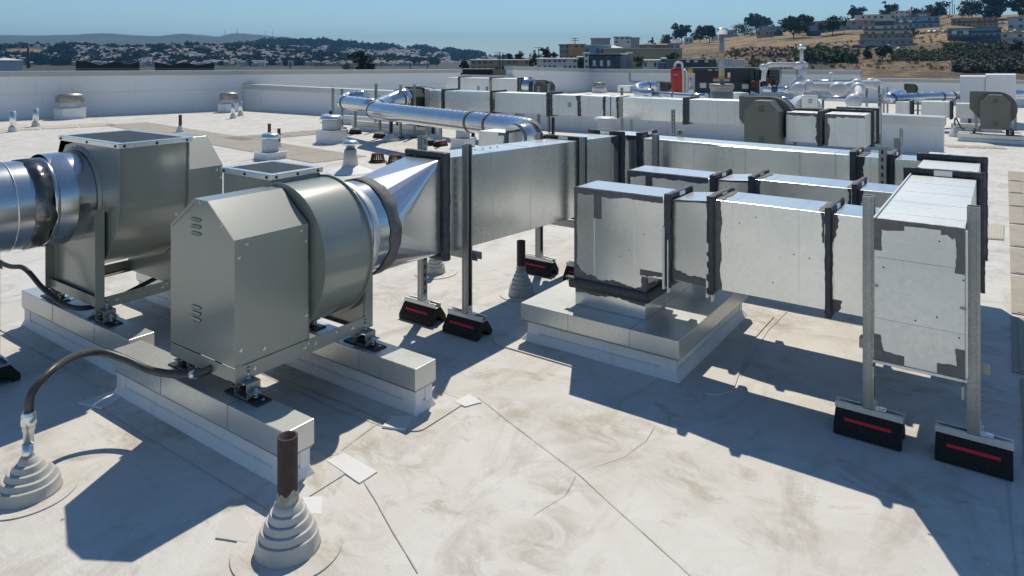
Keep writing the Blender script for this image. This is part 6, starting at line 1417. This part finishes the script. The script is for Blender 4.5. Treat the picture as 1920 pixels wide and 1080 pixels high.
# ------------------------------------------------------------------ houses on the hill
def house(label, px0, px1, ytop, ybase, mat, roofm='roof_brown', storeys=2, nwin=7, depth=9, T=HILL, d=None, group='terraced houses on the dry hill', name='terraced_house', band_=None, flat=True, dark_base=None, cat='house', win=True):
    pm = (px0+px1)/2
    if d is None: p, d = T.hit(pm, ybase)
    e_ = (FW+RT*((pm-960)/FPX)).normalized(); D_ = d/e_.dot(FW)*1.0; ra = FW+RT*((px0-960)/FPX); rb = FW+RT*((px1-960)/FPX)
    a = ra*(D_/ra.dot(e_)); b = rb*(D_/rb.dot(e_)); zb = EYE+(HOR-ybase)*d/FPX; a.z = b.z = zb; zt2 = EYE+(HOR-ytop)*d/FPX; h = zt2-zb; o = thing(name, label, cat, ((a.x+b.x)/2, (a.y+b.y)/2, zb), 0, group)
    hr = 0 if flat else min(1.5, h*.2); hw = h-hr; u = (b-a); u.z = 0; Lg = u.length; u.normalize(); mb = MB()
    q = lambda s_, dd, z: Vector((a.x, a.y, 0))+u*s_+e_*dd+UP*(zb+z)
    mb.hexa([q(0, 0, -2.5), q(Lg, 0, -2.5), q(Lg, depth, -2.5), q(0, depth, -2.5), q(0, 0, hw), q(Lg, 0, hw), q(Lg, depth, hw), q(0, depth, hw)])
    wl_ = mb.build('wall', M[mat], o);  mb = MB(); e = .5
    if flat:
        mb.hexa([q(-.3, -.4, hw-.25), q(Lg+.3, -.4, hw-.25), q(Lg+.3, depth+.3, hw-.25), q(-.3, depth+.3, hw-.25), q(-.3, -.4, hw+.0), q(Lg+.3, -.4, hw+.0), q(Lg+.1, depth*.5, hw+.12), q(-.1, depth*.5, hw+.12)])
    else:
        A = [q(-e, -e, hw), q(Lg+e, -e, hw), q(Lg+e, depth+e, hw), q(-e, depth+e, hw)]; r0 = q(depth*.35, depth/2, h); r1 = q(Lg-depth*.35, depth/2, h)
        if Lg < depth: r0 = q(Lg*.45, depth/2, h); r1 = q(Lg*.55, depth/2, h)
        B = [x-UP*.22 for x in A]; mb.face((A[0], A[1], r1, r0)); mb.face((A[2], A[3], r0, r1)); mb.face((A[1], A[2], r1)); mb.face((A[3], A[0], r0)); mb.face(B[::-1])
        for i in range(4): mb.face((B[i], B[(i+1) % 4], A[(i+1) % 4], A[i]))
    mb.build('roof', M[roofm], o)
    sh = hw/storeys
    if band_:
        for k in range(1, storeys):
            mb = MB(); z = sh*k; mb.hexa([q(.3, -.9, z-.1), q(Lg-.3, -.9, z-.1), q(Lg-.3, 0, z-.1), q(.3, 0, z-.1), q(.3, -.9, z+.85), q(Lg-.3, -.9, z+.85), q(Lg-.3, -.85, z+.85), q(.3, -.85, z+.85)]); mb.build('balcony', M[band_], o)
    if dark_base: mb = MB(); mb.hexa([q(.4, -.05, -1), q(Lg-.4, -.05, -1), q(Lg-.4, 0, -1), q(.4, 0, -1), q(.4, -.05, sh*.9), q(Lg-.4, -.05, sh*.9), q(Lg-.4, 0, sh*.9), q(.4, 0, sh*.9)]); mb.build('lower_storey', M[dark_base], o)
    if win:
        proto = None
        for k in range(storeys):
            for i in range(nwin):
                hs_ = math.sin(px0*12.9+k*78.2+i*37.7)*43758.5; hs_ -= math.floor(hs_)
                if hs_ < .28 and proto is not None: continue
                s_ = Lg*(i+.5+.25*(hs_-.5))/nwin; z = sh*k+sh*.34; hh = sh*.40; ww = min(Lg/nwin*.5, 2.2)
                if proto is None:
                    W = MB(); off = Vector((0, 0, 0)); wq = lambda x, y, zz: u*x+e_*y+UP*zz
                    W.hexa([wq(-ww/2, -.08, 0), wq(ww/2, -.08, 0), wq(ww/2, .02, 0), wq(-ww/2, .02, 0), wq(-ww/2, -.08, hh), wq(ww/2, -.08, hh), wq(ww/2, .02, hh), wq(-ww/2, .02, hh)])
                    proto = W.build('window', M['window_dark'], o, org=Vector((0,0,0))); wo = proto
                else: wo = proto.copy(); COL.objects.link(wo); wo.parent = o
                g = q(s_, 0, z); wo.location = (g.x-o.location.x, g.y-o.location.y, g.z-o.location.z)
    return o
house('pale house with a flat hip roof behind the big zinc stack head', 1356, 1382, 56, 70, 'plaster_grey', nwin=4, storeys=1)
house('small dark-roofed house among the trees at the left end of the crest', 1333, 1346, 66, 76, 'plaster_white', 'roof_dark', nwin=2, storeys=1); house('small pale house just right of the tall round-topped tree', 1283, 1300, 70, 82, 'plaster_white', nwin=2, storeys=1)
house('blue-grey terrace half hidden by the spreading tree', 1422, 1468, 49, 67, 'plaster_blue', nwin=7, storeys=2, dark_base='plaster_navy'); house('low tan house in front of the blue-grey terrace', 1419, 1450, 56, 70, 'plaster_tan', nwin=4, storeys=1)
house('blue house right of the huge dense tree', 1512, 1539, 47, 68, 'plaster_blue', nwin=3, storeys=2, dark_base='plaster_navy'); house('long tan terrace on the crest behind the umbrella tree', 1520, 1640, 38.5, 57, 'plaster_tan', nwin=11, storeys=2, dark_base='plaster_grey')
house('cream terrace on the crest below the airy skyline tree', 1602, 1680, 27, 50, 'plaster_cream', nwin=7, storeys=2, dark_base='plaster_navy'); house('topmost cream house on the skyline', 1676, 1758, 19.5, 34, 'plaster_cream', nwin=8, storeys=2)
house('blue terrace with dark balconies just below the skyline', 1677, 1762, 31, 54, 'plaster_blue', nwin=7, storeys=2, band_='plaster_navy'); house('upper cream storeys of the stepped block in mid-slope', 1618, 1704, 47, 66, 'plaster_cream', nwin=7, storeys=2, band_='plaster_navy'); house('lower tan and grey storeys of the stepped block in mid-slope', 1612, 1712, 63, 86, 'plaster_tan', nwin=8, storeys=2, band_='plaster_grey', dark_base='plaster_grey')
house('brown terrace right of the skyline poles', 1783, 1872, 33, 51, 'plaster_tan', nwin=9, storeys=2, band_='plaster_brown'); house('large blue terrace with white window bays at the right', 1776, 1878, 52, 79, 'plaster_blue', nwin=8, storeys=3, band_='plaster_navy', dark_base='plaster_navy')
house('cream terrace cut by the right edge', 1878, 1960, 60, 88, 'plaster_cream', nwin=6, storeys=2, band_='plaster_grey'); house('pale blue house at the right edge under the tall trees', 1890, 1935, 31, 56, 'plaster_sky', nwin=3, storeys=2, flat=True)
# ------------------------------------------------------------------ town buildings between roof and hill
GC = 'town buildings beyond the far parapet'
def tb(label, px0, px1, y0, y1, d, mat, **k):
    k.setdefault('flat', True); k.setdefault('roofm', 'roof_pale'); k.setdefault('depth', 14)
    k.setdefault('group', GC); k.setdefault('name', 'town_building'); k.setdefault('cat', 'building')
    return house(label, px0, px1, y0, y1, mat, d=d, **k)
tb('pale row building with seven square windows beyond the inner corner', 1007, 1082, 109.5, 131, 150, 'plaster_white', storeys=2, nwin=8)
tb('dark brown narrow building right of the pale row', 1083, 1095, 106, 131, 155, 'plaster_brown', nwin=2); tb('narrow white tower-like front beside the navy apartments', 1095, 1104, 99, 131, 145, 'plaster_white', nwin=1, storeys=3)
tb('navy apartment building with pale bay windows', 1104, 1163, 101.5, 131, 146, 'plaster_navy', storeys=2, nwin=6, roofm='roof_dark'); tb('grey blank wall at the right of the navy apartments', 1163.5, 1175, 101, 131, 147, 'plaster_grey', win=False); tb('dark slab building right of the grey blank wall', 1175, 1184, 99, 131, 152, 'plaster_grey', win=False)
tb('orange stuccoed building on the town hill', 1066, 1097, 82, 112, 235, 'plaster_orange', nwin=3, storeys=3); tb('dark building left of the orange one', 1049, 1066, 83, 112, 240, 'plaster_grey', nwin=3, storeys=3, roofm='roof_dark')
tb('white skylit roof building with teal glass front', 1097, 1146, 84, 112, 215, 'plaster_blue', nwin=5, storeys=1, depth=10); tb('gable-ended pale hall left of the tan warehouse', 1132, 1166, 84, 112, 224, 'plaster_olive', flat=False, win=False)
tb('grey flat-topped block on the town skyline', 1108, 1144, 71, 96, 270, 'plaster_grey', win=False); tb('white apartment block with dark recessed balconies', 1151, 1182, 68.5, 96, 262, 'plaster_white', nwin=3, storeys=4, roofm='roof_pale'); tb('plain grey side wing of the white apartment block', 1182.2, 1199, 70, 96, 262.5, 'plaster_grey', win=False, roofm='roof_pale')
tb('very long tan warehouse with a thin white roof edge', 1131, 1279, 90, 128, 190, 'plaster_olive', win=False, depth=40)
tb('low tan houses behind the tan warehouse', 1199, 1232, 80, 100, 275, 'plaster_cream', flat=False, nwin=5, storeys=1, roofm='roof_brown'); tb('brown-roofed house right of the slim cypress', 1232, 1257, 80.5, 100, 270, 'plaster_tan', flat=False, nwin=3, storeys=1, roofm='roof_brown'); tb('pale blue gabled house at the left foot of the hill crest', 1256, 1275, 77, 98, 262, 'plaster_sky', flat=False, nwin=2, storeys=1, roofm='roof_brown')
tb('low white house in front of the tan warehouse', 1206, 1240, 112.5, 131, 140, 'plaster_white', nwin=4, storeys=1); tb('small green-walled kiosk right of the low white house', 1241, 1248, 109, 131, 138, 'unit_green', win=False)
tb('long cream industrial building with dark square windows', 882, 992, 112, 133, 260, 'plaster_olive', nwin=10, storeys=2); far_box('shed', 'low dark shed in the gap between the parapets', 'shed', 862, 924, 129.5, 142, 90, 8, 'roof_dark', bev=.05)
tb('pale low shed with a hipped roof behind the long parapet at the far left', -20, 42, 108.5, 130, 260, 'plaster_sky', flat=False, roofm='roof_pale', win=False, depth=22)
for lab, x0, x1, s in (('black saw-toothed roof behind the long parapet, left of two', 142, 262, 1), ('black saw-toothed roof behind the long parapet, right of two', 290, 402, -1)):
    d = 150; rd_ = (FW+RT*(((x0+x1)/2-960)/FPX)).normalized(); a = atD(x0, 126, d); b = atD(x1, 126, d); o = thing('warehouse', lab, 'warehouse', tuple((a+b)/2), 0, 'black saw-toothed warehouses'); mb = MB(); n = 3; Z = lambda y: EYE+(HOR-y)*d/FPX
    prof = [(0, Z(128)), (1, Z(128))]; prof += [(1, Z(117)), (.72, Z(122)), (.48, Z(116.5)), (.28, Z(122)), (.0, Z(116))] if s < 0 else [(1, Z(115.5)), (.80, Z(120.5)), (.60, Z(115.5)), (.38, Z(122)), (.16, Z(114)), (0, Z(114))]
    mb.prism(prof, lambda u_, v_, t_: Vector((a.x, a.y, 0)).lerp(Vector((b.x, b.y, 0)), u_)+UP*v_+rd_*t_, 0, 7); mb.build('roof_shell', M['roof_dark'], o)
    mb = MB(); q0 = Vector((a.x, a.y, Z(129))); q1 = Vector((b.x, b.y, Z(129))); mb.hexa([q0-UP*10, q1-UP*10, q1-UP*10+rd_*6, q0-UP*10+rd_*6, q0, q1, q1+rd_*6, q0+rd_*6]); mb.build('wall', M['plaster_brown'], o)
def bays(o_, px0, px1, y0, y1, d, n):
    for k in range(n):
        a_ = px0+(px1-px0)*(k+.25)/n; face_px('white_bay', o_, a_, a_+(px1-px0)/n*.42, y0, y1, d, 'plaster_white', .5*d/400, .6*d/400)
for nm_, args in (('large blue terrace', (1780, 1866, 58, 64)), ('blue terrace with dark', (1682, 1750, 37, 42)), ('navy apartment', (1108, 1162, 113, 124)), ('cream terrace on the crest', (1606, 1674, 34, 38))):
    for o_ in [x for x in bpy.data.objects if x.get('label', '').startswith(nm_)]:
        d_ = (o_.location-EYEV).dot(FW); bays(o_, *args, d_, 4)
# poles, chimney, masts
def pole(label, px, ytop, ybase, d, wd, arms=(), name='utility_pole', mat='bark', group='utility poles', cat='pole'):
    a = atD(px, ybase, d); b = atD(px, ytop, d); o = thing(name, label, cat, tuple(a), 0, group); mb = MB(); mb.cyl(a, Vector((a.x, a.y, b.z)), wd/2, 8, r1=wd*.35); mb.build('shaft', M[mat], o)
    for f, w_ in arms: mb = MB(); c = Vector((a.x, a.y, a.z+(b.z-a.z)*f)); mb.bar(c-RT*w_/2-FW*wd*.4, c+RT*w_/2-FW*wd*.4, .14, .16); mb.build('cross_arm', M[mat], o)
    return o
pole('square brown chimney shaft rising over the long parapet at the far left', 53, 84, 128, 220, 1.0, name='chimney', mat='plaster_brown', group=None, cat='chimney')
pole('pole with a crossarm in front of the cream industrial building', 937, 97, 130, 230, .35, ((.93, 3.2),)); pole('shorter pole beside the one with a crossarm', 943, 103, 130, 240, .3, ((.95, 2),)); pole('pole with a crossarm over the wooded rise left of the dark building', 1010, 88, 118, 260, .4, ((.95, 3.4),)); pole('pole with two crossarms above the orange building', 1078, 71, 90, 260, .35, ((.95, 3), (.75, 3)))
pole('dark pole in front of the far wooded slope, left one', 544, 98, 130, 300, .4, ((.95, 2),)); pole('dark pole in front of the dense far houses', 769, 99, 130, 300, .4, ((.94, 3.6),)); pole('short dark pole right of the dense far houses', 802, 108, 130, 300, .35)
for lab, x, y0, y1 in (('left one of three skyline poles', 1781, 4, 30), ('tallest of three skyline poles', 1785.5, 0, 30), ('right one of three skyline poles', 1789.5, 8, 30)): pole(lab, x, y0, y1, 670, .7, ((.93, 6),))
pole('dark pole in mid-slope below the blue terraces', 1763, 62, 100, 460, .5); pole('thin street pole by the hill road', 1582, 58, 90, 510, .45); pole('white lamp post at the foot of the bank', 1783, 115, 142, 120, .14, mat='cap_white')
for lab, x, y in (('tallest thin antenna mast on the far ridge', 445, 49), ('antenna mast left of the tallest on the ridge', 421, 56), ('pair of antenna masts on the ridge, nearer the summit', 497, 57), ('antenna mast at the right end of the ridge group', 511, 56)):
    b = RIDGE.pos(x, 4600); d = 4600; o = thing('antenna_mast', lab, 'mast', tuple(b), 0, 'antenna masts on the far ridge'); zt2 = EYE+(HOR-y)*d/FPX; mb = MB(); mb.cyl(b-UP*10, Vector((b.x, b.y, zt2)), 1.6, 6, r1=.8)
    mb.build('mast', M['strut_metal'], o)
pD = atD(683, 126, 190); tree('big dark twin-crowned tree beyond the middle of the long parapet', Vector((pD.x, pD.y, pD.z-3)), 3+(126-97.5)*190/FPX, 42*190/FPX, n=1300, lobes=11, trunk=.2, seed=31, mats=('leaf_dark', 'leaf_dark', 'leaf_olive')); pD = atD(871, 128, 170); tree('dark rounded tree at the right end of the long parapet', Vector((pD.x, pD.y, pD.z-2)), 2+(128-112)*170/FPX, 24*170/FPX, n=800, trunk=.15, seed=32, mats=('leaf_dark', 'leaf_olive')); pD = atD(651, 127, 190); tree('low olive bush left of the big twin-crowned tree', Vector((pD.x, pD.y, pD.z-1)), 1+(127-118)*190/FPX, 26*190/FPX, n=500, trunk=.1, seed=33, mats=('leaf_olive', 'leaf_brown'), name='bush', cat='bush')
for i, (x, y0, y1, w_) in enumerate(((957, 99, 116, 12), (975, 98, 116, 30), (1000, 97, 118, 34), (1024, 87, 112, 22), (1040, 95, 114, 22))):
    q = atD(x, y1, 300+i*4); tree(('round tree at the left end of the wooded rise', 'bushy tree, second on the wooded rise', 'dark broad tree, third on the wooded rise', 'tall round-headed tree behind the pole on the wooded rise', 'low tree left of the dark building on the rise')[i], q-UP*2, 2+(y1-y0)*300/FPX, w_*300/FPX, n=600, trunk=.15, seed=40+i, mats=('leaf_blue', 'leaf_dark', 'leaf_olive'), group='trees on the wooded rise')
# cars ------------------------------------------------------------------------
def car_proto(mat):
    o = thing('parked_car', 'parked car', 'car', (0, 0, 0)); Z = Vector((0, 0, 0)); mb = MB()
    side = [(-2.15, .35), (2.15, .35), (2.2, .75), (1.3, .88), (.75, 1.38), (-1.1, 1.40), (-1.8, .92), (-2.2, .85)]
    mb.prism(side, lambda u_, v_, t_: (u_, t_, v_), -.86, .86); mb.build('body', M[mat], o, org=Z, bevel=.06)
    for s in (-1, 1): mb = MB(); mb.prism([(.72, 1.32), (-1.05, 1.34), (-1.6, .95), (1.15, .92)], lambda u_, v_, t_: (u_, t_*1, v_), s*.862, s*.868); mb.build('side_window', M['window_dark'], o, org=Z)
    for x in (-1.35, 1.35):
        for s in (-1, 1): mb = MB(); mb.cyl((x, s*.70, .32), (x, s*.88, .32), .32, 14); mb.build('wheel', M['rubber'], o, org=Z)
    return o
PC = {k: car_proto('car_'+k) for k in ('white', 'dark', 'red', 'silver')}; used = set()
for lab, px, py, kind, rz in (('white car parked left on the hill road', 1538, 83.5, 'white', 0), ('silver pickup-like car beside the white one on the hill road', 1552, 84.5, 'silver', 1.5), ('white car parked by the street pole on the hill', 1584, 87.5, 'white', 0), ('dark car in front of the stepped block, left end', 1605, 89.5, 'dark', 0), ('dark car in front of the stepped block, middle', 1633, 90, 'dark', 0), ('white car at the right end of the stepped block', 1670, 89, 'white', 0), ('white car lower down the slope by the yellow scrub', 1690, 94, 'white', 0), ('white car above the grass bank, left of two', 1745, 61.5, 'white', .3), ('white car above the grass bank, right of two', 1755, 61.5, 'white', .3), ('silver car on the upper hill road by the blue terrace', 1772, 61.5, 'silver', .2), ('silver car on the road right of the brown terrace', 1878, 45, 'silver', 0), ('white car above the cream terrace at the right edge', 1907, 59.5, 'white', 0)):
    p_, d = HILL.hit(px, py)
    if kind not in used: o = PC[kind]; o.location = p_; used.add(kind)
    else: o = copy_tree(PC[kind]); o.location = p_
    o.rotation_euler = (0, 0, TH+rz); o['label'] = lab; o['group'] = 'cars parked on the hill roads'
o = PC['red']; p_ = atD(1779, 148.5, 240); o.location = p_; o.rotation_euler = (0, 0, TH); o['label'] = 'dark red car just over the low parapet at the right'

# the air: pale haze box round everything
m = bpy.data.materials.new('haze_air'); m.use_nodes = True; t = m.node_tree; t.nodes.remove(t.nodes['Principled BSDF'])
pv = t.nodes.new('ShaderNodeVolumePrincipled'); pv.inputs['Color'].default_value = (.20, .56, 1.0, 1); pv.inputs['Density'].default_value = HAZE_D; pv.inputs['Anisotropy'].default_value = 0.0
t.links.new(pv.outputs[0], t.nodes['Material Output'].inputs['Volume'])
mb = MB(); P_ = [FW*-1000-RT*9500, FW*-1000+RT*9500, FW*9500+RT*9500, FW*9500-RT*9500]; mb.hexa([p_+UP*(ZG-1) for p_ in P_]+[p_+UP*330 for p_ in P_])
hz = tag(mb.build('haze', m), 'thin pale blue haze over the town', 'haze', kind='stuff')
